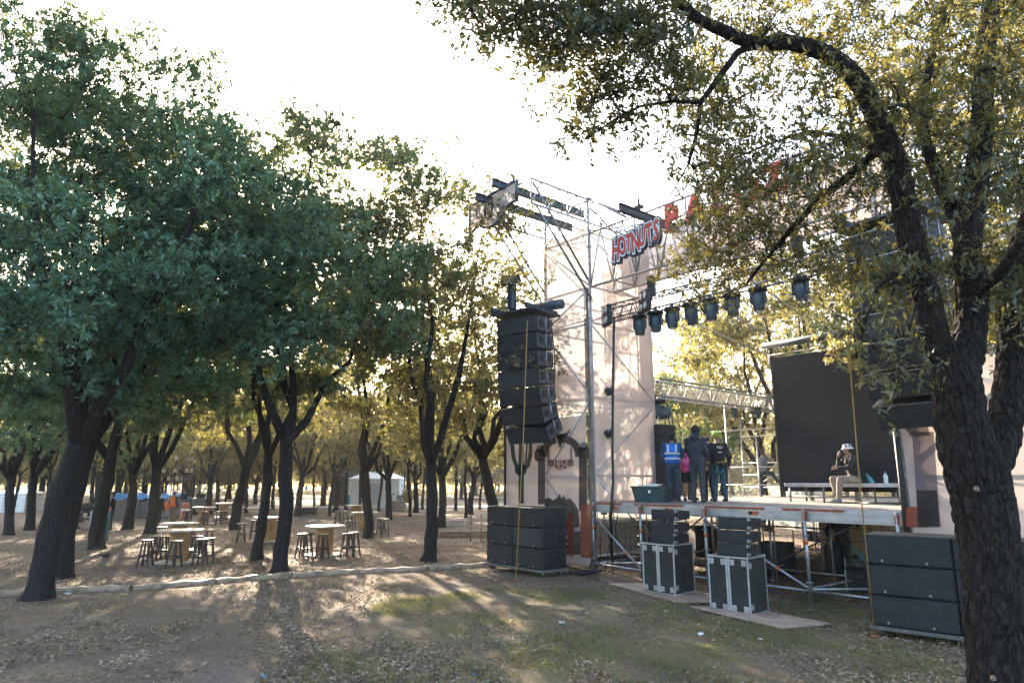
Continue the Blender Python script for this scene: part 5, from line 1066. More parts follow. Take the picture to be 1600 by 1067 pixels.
def person(label, loc, rz, top, bottom, pose=None, height=1.75, sleeves=True, shorts=False, hat=None, hair=True, hood=False, jacket='jacket', bulk=1.0, skin=None, shoe=None):
    J = dict(DEF); J.update(pose or {}); J = {k: Vector(v) for k, v in J.items()}; sk = skin or SKIN
    t = thing('person', label, 'person', loc, rz); sc = height/1.75; t.scale = (sc,)*3
    sv = (J['shl']-J['shr']).normalized(); up = (J['neck']-J['pelvis']).normalized(); fv = sv.cross(up); hv = (J['hil']-J['hir']).normalized()
    def shell(g, parts):
        mb = MB()
        if 'torso' in parts:
            pel, wa, ch, ne = J['pelvis'], J['waist'], J['chest'], J['neck']
            torso(mb, [(pel-up*.06, .15+g, .11+g, hv, fv), (pel+up*.03, .165+g, .12+g, hv, fv), (wa, .145*bulk+g, .105*bulk+g, sv, fv), (ch-up*.08, .165*bulk+g, .12*bulk+g, sv, fv), (ch+up*.04, .175*bulk+g, .115*bulk+g, sv, fv), (ne-up*.045, .13+g, .085+g, sv, fv), (ne+up*.0, .062+g*.8, .06+g*.8, sv, fv)])
        if 'arms' in parts:
            for s in 'lr':
                a, b, c = J['sh'+s], J['el'+s], J['wr'+s]; limb(mb, a, .062+g, b, .045+g); limb(mb, b, .044+g, c-(c-b).normalized()*.01, .03+g*.9)
        if 'sleeve' in parts:
            for s in 'lr': a, b = J['sh'+s], J['el'+s]; limb(mb, a, .062+g, a.lerp(b, .75), .052+g*1.3)
        if 'legs' in parts:
            for s in 'lr':
                a, b, c = J['hi'+s], J['kn'+s], J['an'+s]; limb(mb, a, .092+g, b, .06+g); limb(mb, b, .06+g, b.lerp(c, .3), .062+g); limb(mb, b.lerp(c, .3), .06+g, c, .042+g*1.1)
        if 'shorts' in parts:
            for s in 'lr': a, b = J['hi'+s], J['kn'+s]; limb(mb, a, .095+g, a.lerp(b, .85), .08+g)
        if 'hips' in parts: torso(mb, [(J['pelvis']-up*.09, .15+g, .11+g, hv, fv), (J['pelvis']+up*.04, .165+g, .125+g, hv, fv), (J['pelvis']+up*.10, .155+g, .115+g, hv, fv)])
        return mb
    b = shell(0, ('torso', 'arms', 'legs')); hd = J['head']; look = J['look'].normalized(); hs = look.cross(Vector((0, 0, 1))).normalized(); hu = hs.cross(look).normalized()
    limb(b, J['neck']-up*.03, .058, hd-hu*.06, .052); R = Matrix((hs, -look, hu)).transposed()
    hb = MB(); hb.ball((0, 0, .015), (.073, .092, .105), 14, 10); hb.ball((0, -.025, -.05), (.055, .065, .06), 10, 8); hb.ball((0, -.095, -.015), (.014, .02, .024), 8, 6)
    for s in (-1, 1): hb.ball((s*.074, .012, -.005), (.012, .02, .03), 8, 6)
    hb.ball((0, -.082, -.052), (.024, .012, .008), 8, 5)
    b.add([tuple(R@Vector(p)+hd) for p in hb.v], hb.f, True)
    for s in 'lr':
        c = J['wr'+s]; d = (c-J['el'+s]).normalized(); sd = d.cross(fv).normalized() if d.cross(fv).length > .1 else d.orthogonal(); pn = sd.cross(d); sg = 1 if s == 'l' else -1
        limb(b, c, .028, c+d*.075, .036)
        for k, ln in enumerate((.068, .078, .072, .056)):
            r0 = c+d*.09+sd*(.021*(k-1.5)); m1 = r0+d*ln*.55+pn*(.012*sg); limb(b, r0, .0125, m1, .011, 7); limb(b, m1, .011, r0+d*ln*.9+pn*(.034*sg), .009, 7)
        r0 = c+d*.035+sd*.032; limb(b, r0, .015, r0+d*.035+sd*.028, .012, 7); limb(b, r0+d*.035+sd*.028, .012, r0+d*.062+sd*.034, .010, 7)
        f = J['an'+s]; k2 = (f-J['kn'+s]).normalized(); limb(b, f-Vector((0, 0, .03)), .04, f+Vector((0, -.13, -.055)), .032)
    fuse(b, 'body', sk, t, .0105, 2)
    e = MB()
    for s in (-1, 1): e.ball(tuple(R@Vector((s*.031, -.082, .02))+hd), .011, 8, 6)
    e.obj('eyes', HAIR, t)
    fuse(shell(.018, ('torso', 'arms') if sleeves else ('torso', 'sleeve')), jacket if sleeves else 'shirt', top, t, .017, 2)
    fuse(shell(.014, ('hips', 'shorts') if shorts else ('hips', 'legs')), 'shorts' if shorts else 'trousers', bottom, t, .016, 2)
    for s in 'lr':
        f = J['an'+s]; m = MB(); limb(m, f+Vector((0, .02, -.035)), .052, f+Vector((0, -.14, -.048)), .042); fuse(m, 'shoe', shoe or SHOE, t, .014, 1)
    def onhead(mb): mb.v = [tuple(R@Vector(p)+hd) for p in mb.v]; return mb
    if hair and hat != 'helmet':
        m = MB(); m.ball((0, .02, .035), (.082, .092, .098), 14, 10); m.ball((0, .045, -.03), (.07, .06, .07), 10, 8); fuse(onhead(m), 'hair', HAIR, t, .014, 1)
    if hat == 'cap':
        m = MB(); m.lathe([(.092, .03), (.093, .06), (.08, .10), (.045, .125), (.01, .13)], 16, (0, .01, 0)); m.box((0, .12 if label.find('backward') >= 0 else -.13, .04), (.13, .11, .012), None, .004); onhead(m).obj('cap', CL('cap', (.02, .022, .028)), t)
    if hat == 'helmet' or hat == 'white_helmet':
        m = MB(); m.lathe([(.112, .02), (.116, .05), (.108, .10), (.08, .142), (.03, .162), (.005, .165)], 18, (0, .01, 0)); m.box((0, -.125, .035), (.15, .06, .012), None, .004)
        onhead(m).obj('helmet', mat('lime_helmet', (.42, .58, .03), .35) if hat == 'helmet' else WHITE, t); 
        if hat == 'helmet':
            m = MB()
            for k in range(5): m.box((-.06+.03*k, .118, .075), (.011, .02, .05))
            onhead(m).obj('helmet_vent', BLACK_S, t)
    if hat == 'bucket':
        m = MB(); m.lathe([(.15, -.0), (.148, .01), (.105, .05), (.10, .10), (.085, .125), (.01, .128)], 18, (0, .01, 0)); onhead(m).obj('bucket_hat', mat('bucket_hat_cloth', (.02, .022, .024), .8, 0, .1, 16, 0, 40, .3, (.7, .7, .68), (.42, .5)), t)
    if hood:
        m = MB(); m.ball((0, .015, .03), (.105, .115, .125), 14, 10); m.ball((0, .05, -.09), (.11, .09, .08), 12, 8); m.v = onhead(m).v; k = m; k.obj('hood' if hood is True else 'beanie', top if hood is True else CL('beanie', (.012, .012, .014)), t)
    return t
def spos(px, Y, z=DECK): p = at(px, 783, Y); return (float(p[0]), float(p[1]), z)
D = math.radians
# 1 crew member in the blue vest, seen from behind
P1 = person('person in bright blue safety vest and backward cap seen from behind on the stage', spos(1054, 17.7), D(165), CL('blue_shirt', (.02, .07, .16)), CL('navy_jeans', (.035, .05, .075)), dict(elr=(-.24, -.06, 1.16), wrr=(-.14, -.27, 1.08), ell=(.25, -.02, 1.16), wrl=(.19, -.22, 1.02)), 1.73, hat='cap', hair=True)
m = MB(); torso(m, [((0, 0, .98), .20, .155, (1, 0, 0), (0, 1, 0)), ((0, 0, 1.1), .185, .15, (1, 0, 0), (0, 1, 0)), ((0, 0, 1.26), .20, .155, (1, 0, 0), (0, 1, 0)), ((0, 0, 1.38), .205, .15, (1, 0, 0), (0, 1, 0)), ((0, 0, 1.47), .16, .12, (1, 0, 0), (0, 1, 0))]); m.obj('safety_vest', CL('vest_blue', (.02, .17, .62)), P1)
for z in (1.09, 1.22): m = MB(); torso(m, [((0, 0, z-.025), .205, .167, (1, 0, 0), (0, 1, 0)), ((0, 0, z+.025), .207, .169, (1, 0, 0), (0, 1, 0))]); m.obj('reflective_band', mat('reflective', (.55, .60, .62), .4), P1)
m = MB(); m.beam((-.10, .150, 1.24), (-.10, .142, 1.45), .05, .02); m.obj('reflective_band', MATS['reflective'], P1); m = MB(); m.beam((.10, .150, 1.24), (.10, .142, 1.45), .05, .02); m.obj('reflective_band', MATS['reflective'], P1)
# 2 hoodie
P2 = person('tall person in slate grey hooded top and grey jeans seen from behind', spos(1092, 17.1), D(150), CL('slate_hoodie', (.03, .036, .05)), CL('grey_jeans', (.038, .042, .05)), dict(ell=(.25, -.1, 1.2), wrl=(.16, -.3, 1.24), elr=(-.24, .02, 1.15), wrr=(-.2, -.14, .98), look=(.1, -1, -.05)), 1.84, hood=2, hair=False, bulk=1.1)
m = MB(); m.ball((0, .10, 1.50), (.12, .06, .09), 12, 8); m.obj('folded_hood', CL('slate_hoodie', (.03, .036, .05)), P2)
# 3 helmet
P3 = person('person in black jacket and lime green helmet with tool belt seen from behind', spos(1126, 18.0), D(185), CL('black_jacket', (.014, .015, .018)), CL('teal_jeans', (.025, .075, .10)), dict(ell=(.27, .02, 1.14), wrl=(.30, -.02, .9), elr=(-.27, .02, 1.14), wrr=(-.29, -.04, .9), anl=(.14, .02, .09), anr=(-.14, .02, .09)), 1.76, hat='helmet', bulk=1.08)
m = MB(); torso(m, [((0, 0, .92), .20, .165, (1, 0, 0), (0, 1, 0)), ((0, 0, .98), .20, .165, (1, 0, 0), (0, 1, 0))]); m.obj('tool_belt', CL('belt', (.03, .03, .03)), P3)
m = MB(); m.tube([(-.12, .17, .98), (0, .19, 1.0), (.12, .17, .98)], .018, 6); m.obj('yellow_strap', YELLOW, P3)
for x in (-.15, -.05, .06, .15): m = MB(); m.ball((x, .17, .88), (.045, .04, .07), 8, 6); m.obj('pouch', CL('belt', (.03, .03, .03)), P3)
m = MB(); m.tube([(.10, .18, .9), (.14, .2, .75), (.02, .2, .72), (-.08, .18, .88)], .012, 6); m.obj('rope_loop', TEALM, P3)
tm3 = text_mesh('PSO', .085, WHITE, .002); o = bpy.data.objects.new('jacket_lettering', tm3); C.objects.link(o); o.parent = P3; o.location = (0, .158, 1.36); o.rotation_euler = (math.pi/2, 0, math.pi)
MB().box((0, .150, 1.24), (.10, .012, .022)).obj('jacket_patch', WHITE, P3)
# 4 pink bag
P4 = person('person in sunglasses, black T shirt and shorts holding a pink bag', spos(1077, 18.5), D(-10), CL('black_tee', (.02, .02, .022)), CL('black_shorts', (.018, .018, .02)), dict(ell=(.24, -.05, 1.15), wrl=(.08, -.26, 1.12), elr=(-.24, -.05, 1.15), wrr=(-.06, -.26, 1.1)), 1.62, sleeves=False, shorts=True)
m = MB(); hd = Vector(DEF['head'])
for s in (-1, 1): m.box((hd.x+s*.034, hd.y-.092, hd.z+.02), (.055, .014, .034), None, .006)
m.box((hd.x, hd.y-.09, hd.z+.03), (.14, .008, .01)); m.obj('sunglasses', BLACK_S, P4)
lp = spos(1075, 18.15); m = MB(); rj = random.Random(2); m.ball((0, 0, -.06), (.16, .12, .2), 18, 14); m.tube([(0, 0, .1), (.01, 0, .26)], [.06, .03], 8); m.v = [(x*(1+.22*math.sin(z*34+x*26))*(1-z*1.3), y*(1+.25*math.sin(z*28+y*36+x*20)), z+.02*math.sin(x*40)) for x, y, z in m.v]; o = m.obj('pink_bag', mat('pink_plastic', (.62, .09, .26), .4, 0, .2, 8, .6, 18)); o.location = (lp[0], lp[1], DECK+1.0); tag(o, 'bright pink plastic bag held between the blue vest and the grey hoodie', 'bag')
P5 = person('person in dark cap and grey top mostly hidden behind the lime helmet worker', spos(1109, 18.5), D(-40), CL('grey_top', (.07, .08, .10)), CL('dark_jeans', (.03, .035, .045)), None, 1.66, hat='cap')
P5b = person('person in black coat standing behind the blue vest beside the side fill', spos(1082, 19.6), D(30), CL('black_coat', (.016, .017, .02)), CL('brown_trousers', (.06, .05, .045)), None, 1.60)
# 6 grey T shirt at the rear, one foot up on a rail
q = at(1194, 780, 24.6); P6 = person('person in grey T shirt with one leg raised at the back of the stage', (q[0], q[1], 1.62), D(120), CL('grey_tee', (.15, .16, .18)), CL('navy_trousers', (.03, .04, .06)), dict(elr=(-.15, -.3, 1.36), wrr=(-.05, -.55, 1.38), ell=(.25, -.15, 1.2), wrl=(.2, -.4, 1.3), knr=(-.12, -.4, .86), anr=(-.12, -.62, .62), chest=(0, -.06, 1.32), neck=(0, -.08, 1.48), head=(0, -.10, 1.63)), 1.72, sleeves=False)
sheet('plastic_sheet', 'white plastic sheet hung on the scaffold behind the stage', [(-1.6, 10.8, .6), (.6, 10.8, .5), (.8, 10.8, 2.1), (-1.2, 10.8, 1.9)], banner_mat('white_sheet', (.72, .72, .68), .0, .5), None, 'plastic sheet', 8, .12)
# 7 seated man
q = on_t(1340, 760, rt+.12); lp = S(q[0], rt+.05, DECK+.465)
P7 = person('person in black jacket, khaki trousers and patterned bucket hat sitting on the riser', lp, RZ+D(-42), CL('black_fleece', (.014, .014, .016)), CL('khaki', (.19, .16, .125)),
    dict(pelvis=(0, 0, .11), waist=(0, -.03, .26), chest=(0, -.07, .50), neck=(0, -.09, .66), head=(0, -.13, .81), shl=(.18, -.08, .60), shr=(-.18, -.08, .60), elr=(-.17, -.30, .40), wrr=(-.05, -.33, .62), ell=(.22, -.22, .36), wrl=(.10, -.42, .36), hil=(.09, -.02, .09), hir=(-.09, -.02, .09), knl=(.20, -.46, .08), knr=(-.20, -.46, .10), anl=(.10, -.48, -.37), anr=(-.14, -.40, -.37), look=(-.5, -1, -.08)), 1.75, hat='bucket', bulk=1.1, shoe=mat('grey_shoe', (.14, .14, .14), .7))
m = MB(); torso(m, [((0, -.01, .16), .185, .15, (1, 0, 0), (0, 1, 0)), ((0, -.02, .2), .18, .145, (1, 0, 0), (0, 1, 0))]); m.obj('harness_belt', MATS['cloth_belt'], P7); m = MB(); m.tube([(.05, -.19, .62), (.06, -.24, .4), (.0, -.22, .25)], .012, 6); m.obj('harness_strap', CL('harness_brown', (.13, .08, .03)), P7)
# 8 silhouette under the stage
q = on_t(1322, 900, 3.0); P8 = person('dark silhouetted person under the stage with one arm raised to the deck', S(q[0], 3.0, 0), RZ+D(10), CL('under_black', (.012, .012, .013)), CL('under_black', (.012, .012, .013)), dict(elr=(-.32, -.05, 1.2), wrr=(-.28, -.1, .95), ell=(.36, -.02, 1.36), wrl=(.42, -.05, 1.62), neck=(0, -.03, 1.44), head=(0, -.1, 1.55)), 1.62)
# grove people
g = gnd(171, 828); P9 = person('person in dark clothes and cap standing beside the picnic table in the grove', (g[0], g[1], 0), D(-70), CL('dark_navy', (.018, .02, .026)), CL('brown_work_trousers', (.05, .035, .03)), dict(elr=(-.24, -.15, 1.18), wrr=(-.2, -.38, 1.1), ell=(.24, -.12, 1.18), wrl=(.2, -.34, 1.08)), 1.72, hat='cap', bulk=1.15)
g = gnd(112, 826); P10 = person('dark seated person bending at the picnic table between the two left trunks', (g[0]-.3, g[1], .48), D(90), CL('dark_navy', (.018, .02, .026)), CL('under_black', (.012, .012, .013)), dict(pelvis=(0, 0, .1), waist=(0, -.06, .25), chest=(0, -.14, .47), neck=(0, -.19, .63), head=(0, -.25, .77), shl=(.18, -.16, .57), shr=(-.18, -.16, .57), elr=(-.22, -.3, .33), wrr=(-.15, -.5, .32), ell=(.22, -.3, .33), wrl=(.15, -.5, .32), hil=(.09, 0, .08), hir=(-.09, 0, .08), knl=(.14, -.44, .08), knr=(-.14, -.44, .08), anl=(.14, -.44, -.37), anr=(-.14, -.44, -.37)), 1.72)
g = gnd(243, 832); P11 = person('person in black walking away through the grove right of a dark trunk', (g[0], g[1], 0), D(170), CL('walk_black', (.016, .017, .02)), CL('walk_trousers', (.022, .024, .028)), dict(knl=(.12, -.16, .52), anl=(.16, -.12, .12), knr=(-.11, .02, .5), anr=(-.16, .26, .13), ell=(.27, .04, 1.15), wrl=(.22, -.1, .96), elr=(-.27, .06, 1.15), wrr=(-.24, -.08, .95)), 1.76, bulk=1.1, hat='cap')
g = gnd(268, 822); P12 = person('worker in an orange high visibility vest and white helmet carrying an orange bag', (g[0], g[1], 0), D(160), CL('dark_shirt', (.05, .04, .04)), CL('tan_work', (.16, .12, .08)), None, 1.76, hat='white_helmet')
m = MB(); torso(m, [((0, 0, .96), .20, .155, (1, 0, 0), (0, 1, 0)), ((0, 0, 1.1), .185, .15, (1, 0, 0), (0, 1, 0)), ((0, 0, 1.38), .205, .15, (1, 0, 0), (0, 1, 0)), ((0, 0, 1.47), .16, .12, (1, 0, 0), (0, 1, 0))]); m.obj('safety_vest', mat('orange_vest', (.75, .17, .02), .7), P12)
m = MB(); m.ball((0, 0, 0), (.2, .13, .2), 12, 8); o = m.obj('orange_bag', MATS['orange_vest']); o.location = (g[0]-.35, g[1]-.1, .98); tag(o, 'orange bag carried by the worker in the orange vest', 'bag')

# ================================================================ THE GROVE'S FURNITURE
def spool(label, px, py, proto=[None]):
    g = gnd(px, py); loc = (g[0], g[1], zg(g[0], g[1]))
    if proto[0]: return dup(proto[0], loc, px*.3, label)
    t = thing('spool_table', label, 'spool table', loc, 0, 'cable spool tables in the grove'); proto[0] = t
    m = MB(); m.lathe([(.56, 0), (.58, .01), (.58, .05), (.56, .06)], 28); m.obj('base_disc', WOODTOP, t)
    m = MB(); n = 18
    for k in range(n):
        a = 2*math.pi*k/n; R = Matrix.Rotation(a, 3, 'Z'); m.box(tuple(R@Vector((.25, 0, .44))), (.02, .084, .77), R)
    m.obj('drum', WOOD, t); m = MB(); m.lathe([(.58, .835), (.6, .845), (.6, .885), (.585, .895)], 32); m.lathe([(.05, .895), (.05, .9)], 10); m.obj('tabletop', WOODTOP, t); return t
sp = [(278, 879, 'sunlit cable spool table with bar stools, the nearest one at left'), (276, 861, 'cable spool table directly behind the nearest left spool table'), (317, 818, 'cable spool table in front of the small forklift'), (349, 808, 'farthest spool table, its top just showing by a yellow tree'),
      (418, 846, 'cable spool table partly hidden behind two slim oaks'), (506, 867, 'cable spool table standing in the clear middle of the grove'), (569, 832, 'cable spool table half hidden by the forked oak trunk'), (556, 814, 'small looking spool table behind the stools near the white tent')]
for px, py, lb in sp: spool(lb, px, py)
def stool(label, px, py, proto=[None]):
    g = gnd(px, py); loc = (g[0], g[1], zg(g[0], g[1]))
    if proto[0]: return dup(proto[0], loc, px*.77, label)
    t = thing('bar_stool', label, 'bar stool', loc, 0, 'dark wooden bar stools round the spool tables'); proto[0] = t
    m = MB(); m.lathe([(.15, .655), (.165, .66), (.165, .69), (.15, .697)], 18); m.obj('seat', mat('stool_seat', (.10, .075, .06), .45, 0, .2), t); tops = []; bots = []
    for k in range(4):
        a = math.pi/4+k*math.pi/2; tp = Vector((.10*math.cos(a), .10*math.sin(a), .655)); bt = Vector((.2*math.cos(a), .2*math.sin(a), 0)); MB().beam(bt, tp, .036, .036).obj('leg', STOOLM, t); tops.append(tp); bots.append(bt)
    for k in range(4):
        z = .25 if k % 2 else .3; f = z/.655; MB().beam(bots[k].lerp(tops[k], f), bots[(k+1) % 4].lerp(tops[(k+1) % 4], f), .028, .036).obj('stretcher', STOOLM, t)
    return t
stl = [(226, 885, 'leftmost stool at the nearest spool table'), (240, 876, 'stool second from left at the nearest spool table'), (254, 877, 'stool close against the left side of the nearest spool drum'), (271, 887, 'stool in front of the nearest spool drum'), (295, 866, 'stool behind the right side of the nearest spool table'), (305, 876, 'stool right of the nearest spool drum, left of a group of three'),
       (312, 883, 'front stool of the three right of the nearest spool table'), (325, 880, 'rightmost stool of the three at the nearest spool table'), (325, 862, 'single stool standing back right of the nearest spool table'), (250, 856, 'stool behind the left rim of the nearest spool table'),
       (289, 817, 'left stool of the pair beside the orange barrier'), (294, 818, 'right stool of the pair beside the orange barrier'), (318, 820, 'stool in front of the spool table by the forklift'), (329, 815, 'stool just right of the spool table by the forklift'), (341, 819, 'left stool of the pair in front of the farthest spool table'), (350, 818, 'right stool of the pair in front of the farthest spool table'),
       (376, 847, 'single stool left of the two slim oaks'), (396, 841, 'stool just left behind the slim oak trunk'), (428, 842, 'stool peeking out between the two slim oaks'), (471, 870, 'leftmost stool at the middle spool table'), (480, 869, 'second stool from left at the middle spool table'), (503, 872, 'stool in front of the middle spool drum'), (542, 871, 'left stool of the pair right of the middle spool table'), (552, 869, 'right stool of the pair right of the middle spool table'),
       (527, 818, 'left stool of the far pair near the white tent'), (539, 818, 'right stool of the far pair near the white tent'), (547, 831, 'dark stool left of the half hidden spool table'), (551, 826, 'stool behind the dark stool left of the half hidden spool table'), (595, 834, 'left stool of the pair right of the forked oak'), (602, 836, 'right stool of the pair right of the forked oak')]
for px, py, lb in stl: stool('dark bar ' + lb, px, py)
# picnic table with bags
g = gnd(122, 826); t = thing('picnic_table', 'dark picnic table loaded with bags between the left tree trunks', 'picnic table', (g[0]-.2, g[1]+.6, 0), .1); m = MB()
for k in range(5): m.box((0, -.32+.16*k, .75), (1.8, .15, .04))
m.obj('tabletop', STOOLM, t)
for sy in (-.72, .72): m = MB(); m.box((0, sy, .45), (1.8, .26, .04)); m.obj('bench', STOOLM, t)
for sx in (-.7, .7):
    m = MB(); m.beam((sx, -.6, 0), (sx, -.2, .73), .08, .05).beam((sx, .6, 0), (sx, .2, .73), .08, .05).beam((sx, -.75, .42), (sx, .75, .42), .06, .05); m.obj('leg_frame', STOOLM, t)
for k, (dx, dy, r, lb, mm) in enumerate([(-.45, .1, .2, 'grey duffel bag on the picnic table, left one', CL('bag_grey', (.10, .10, .11))), (.15, 0, .27, 'large dark backpack in the middle of the picnic table', CL('bag_dark', (.04, .04, .045))), (.65, .05, .2, 'silver bag at the right end of the picnic table', CL('bag_silver', (.22, .23, .24)))]):
    m = MB(); m.ball((0, 0, r*.8), (r*1.2, r*.8, r*.9), 12, 8); m.v = [(x+.03*math.sin(z*30), y+.03*math.sin(x*25), z) for x, y, z in m.v]; o = m.obj('bag', mm); o.location = (g[0]-.2+dx, g[1]+.6+dy, .75); tag(o, lb, 'bag', 'bags on the picnic table')
def barrel(lb, px, py, m_, r=.3, h=.9, dx=0):
    g = gnd(px, py); o = thing('waste_bin', lb, 'waste bin', (g[0]+dx, g[1], 0), 0, 'teal bins'); m = MB(); m.lathe([(r*.86, 0), (r*.95, .1), (r, h*.33), (r*.97, h*.36), (r, h*.4), (r, h*.66), (r*.97, h*.69), (r, h*.73), (r*.98, h-.03), (r*.9, h)], 22); m.obj('body', m_, o); return o
b = barrel('tall teal bin behind the stout forked oak, rubbish showing at its top', 152, 847, mat('dark_teal', (.02, .15, .18), .45), .33, 1.15)
m = MB(); m.ball((.15, 0, 1.2), (.2, .2, .14), 10, 7); m.obj('rubbish', mat('pink_rubbish', (.5, .16, .12), .6, 0, .4, 9), b)
barrel('teal barrel at the left side of the white tent', 546, 791, mat('bright_teal', (.02, .22, .30), .5), .36, 1.05); barrel('teal barrel at the right side of the white tent', 622, 791, mat('bright_teal', (.02, .22, .30), .5), .36, 1.05)
def tent(lb, px, py, wx, h):
    g = gnd(px, py); t = thing('tent', lb, 'tent', (g[0], g[1]+1.5, 0), 0, 'white tents'); m = MB(); w_ = wx/2
    m.box((0, 0, h*.4), (wx, wx*.8, h*.8)); m.obj('walls', WHITE, t); m = MB(); m.add([(-w_-.1, -wx*.42, h*.8), (w_+.1, -wx*.42, h*.8), (w_+.1, wx*.42, h*.8), (-w_-.1, wx*.42, h*.8), (-w_*.5, 0, h), (w_*.5, 0, h)], [(0, 1, 5, 4), (2, 3, 4, 5), (1, 2, 5), (3, 0, 4), (0, 3, 2, 1)]); m.obj('roof', WHITE, t)
    m = MB(); m.box((0, -wx*.4-.01, h*.36), (wx*.28, .03, h*.6)); m.obj('door_flap', mat('tent_flap', (.5, .5, .5), .6), t)
tent('white tent with teal barrels beside it beyond the grove', 584, 791, 4.6, 3.1)
g = gnd(8, 812); tent('white tent edge at the far left of the grove', 2, 800, 2.6, 1.7)
g = gnd(524, 792); t = thing('hut', 'dark brown hut beyond the grove left of the white tent', 'hut', (g[0], g[1]+6, 0), .15); HB = mat('hut_wall', (.035, .03, .026), .8)
m = MB(); m.box((0, 0, 1.35), (3.4, 4, 2.7)); m.obj('wall', HB, t); m = MB(); m.add([(-2.0, -2.3, 2.7), (2.0, -2.3, 2.7), (2.0, 2.3, 2.7), (-2.0, 2.3, 2.7), (-1.8, 0, 3.4), (1.8, 0, 3.4)], [(0, 1, 5, 4), (2, 3, 4, 5), (1, 2, 5), (3, 0, 4), (0, 3, 2, 1)]); m.obj('roof', mat('hut_roof', (.04, .036, .032), .8), t); m = MB(); m.box((.9, -2.02, 1.5), (.8, .05, .9)); m.obj('window', mat('hut_window', (.12, .13, .14), .2), t); MB().box((-1, -2.02, 1.0), (.9, .05, 2.0)).obj('door', mat('hut_door', (.05, .045, .04), .7), t)
# barrier wall with a blue tarp
g0, g1 = gnd(165, 812), gnd(236, 808)
for k in range(6):
    p = g0+(g1-g0)*(k+.5)/6; d = (g1-g0)/6; o = thing('corrugated_barrier', ['leftmost', 'second', 'third', 'fourth', 'fifth', 'rightmost'][k]+' grey corrugated panel of the barrier under the blue tarp', 'barrier panel', (p[0], p[1], 0), math.atan2(d[1], d[0]), 'corrugated barrier behind the walking man'); L = float(np.linalg.norm(d[:2])); m = MB()
    for q in range(8): m.box((-L/2+L*(q+.5)/8, .03*(q % 2), .55), (L/8+.01, .03, 1.1))
    m.obj('sheet', mat('barrier_sheet', (.27, .25, .26), .6, .2), o); MB().tube([(-L/2+.03, .1, 0), (-L/2+.03, .1, 1.2)], .035, 8).obj('post', PIPE_D, o)
p = (g0*.4+g1*.6); m = MB(); vs = []; nx, ny = 14, 6
for j in range(ny):
    for i in range(nx): u, v = i/(nx-1)-.5, j/(ny-1)-.5; vs.append((u*4.6, v*2.2, 1.15+.35*(1-abs(v)*2)+.1*math.sin(i*1.7+j*2)))
fs = [(j*nx+i, j*nx+i+1, (j+1)*nx+i+1, (j+1)*nx+i) for j in range(ny-1) for i in range(nx-1)]; m.add(vs, fs); o = m.obj('blue_tarp', BLUEM); o.location = (p[0], p[1]+1.3, 0); tag(o, 'bright blue tarpaulin draped over goods behind the barrier panels', 'tarpaulin')
m = MB(); m.box((p[0], p[1]+1.3, .55), (4.4, 2, 1.1), None, .1); tag(m.obj('goods_pile', mat('goods', (.2, .19, .19), .8)), 'pile of goods under the blue tarpaulin', 'goods pile')
# lamp posts
def lamp(lb, px, py, h, tiers, name='street_lamp'):
    g = gnd(px, py); t = thing(name, lb, 'lamp post', (g[0], g[1], 0), .4); m = MB(); m.lathe([(.16, 0), (.16, .3), (.07, .45), (.055, h)], 12); m.obj('pole', BLACK, t)
    for r, z, n in tiers:
        a = MB(); 
        for k in range(n): c = Vector((r*math.cos(6.283*k/n), r*math.sin(6.283*k/n), z)); a.tube([(0, 0, z-.25), (c.x*.6, c.y*.6, z-.3), tuple(c)], .022, 5)
        a.obj('arm', BLACK, t)
        for k in range(n): c = Vector((r*math.cos(6.283*k/n), r*math.sin(6.283*k/n), z)); q = MB(); q.lathe([(.04, 0), (.09, .06), (.11, .2), (.07, .28), (.02, .33)], 10, tuple(c)); q.obj('lantern', mat('lantern_glass', (.62, .55, .45), .3), t)
lamp('ornate dark lamp post with many white lanterns in tiers, far left in the grove', 268, 800, 3.9, [(1.1, 2.85, 8), (1.1, 3.7, 8), (.5, 2.3, 5)]); lamp('slender dark lamp post beyond the grove, right of the white tent', 631, 793, 4.6, [(.55, 3.9, 4)])
# small forklift
g = gnd(306, 803); t = thing('forklift', 'small dark forklift parked at the back of the grove', 'forklift', (g[0], g[1], 0), -.3); m = MB(); m.box((0, 0, .75), (1.1, 1.9, .7), None, .12); m.obj('body', mat('forklift_grey', (.16, .16, .17), .5), t); m = MB(); m.box((0, .3, 1.25), (.6, .5, .3), None, .1); m.obj('seat', BLACK, t)
m = MB()
for sx in (-.5, .5):
    for sy in (-.5, .75): m.tube([(sx, sy, 1.05), (sx, sy, 2.25)], .035, 6)
m.box((0, .12, 2.28), (1.1, 1.4, .06)); m.obj('guard', BLACK, t); m = MB(); m.box((-.35, -1.05, 1.3), (.1, .1, 2.5)).box((.35, -1.05, 1.3), (.1, .1, 2.5)).box((0, -1.05, 2.5), (.8, .08, .08)).box((0, -1.08, .6), (.9, .06, .3)); m.obj('mast', BLACK, t)
for sx in (-.3, .3): MB().box((sx, -1.6, .12), (.12, 1.0, .05)).obj('fork', STEEL, t)
for sx in (-.56, .56):
    for sy in (-.65, .65): m = MB(); m.tube([(sx-.1, sy, .32), (sx+.1, sy, .32)], .32, 16); k = m.obj('wheel', RUBBER, t); m = MB(); m.tube([(sx-.11, sy, .32), (sx+.11, sy, .32)], .15, 12); m.obj('rim', STEEL, k)
g = gnd(288, 812); o = thing('barrier_barrel', 'orange traffic barrier beside the worker in the orange vest', 'barrier', (g[0], g[1], 0)); m = MB(); m.lathe([(.36, 0), (.36, .08), (.26, .1), (.22, .95), (.16, 1.0)], 16); m.obj('body', mat('barrier_orange', (.45, .12, .05), .5), o); m = MB(); m.lathe([(.243, .5), (.246, .5), (.232, .68), (.229, .68)], 16); m.obj('white_band', WHITE, o)
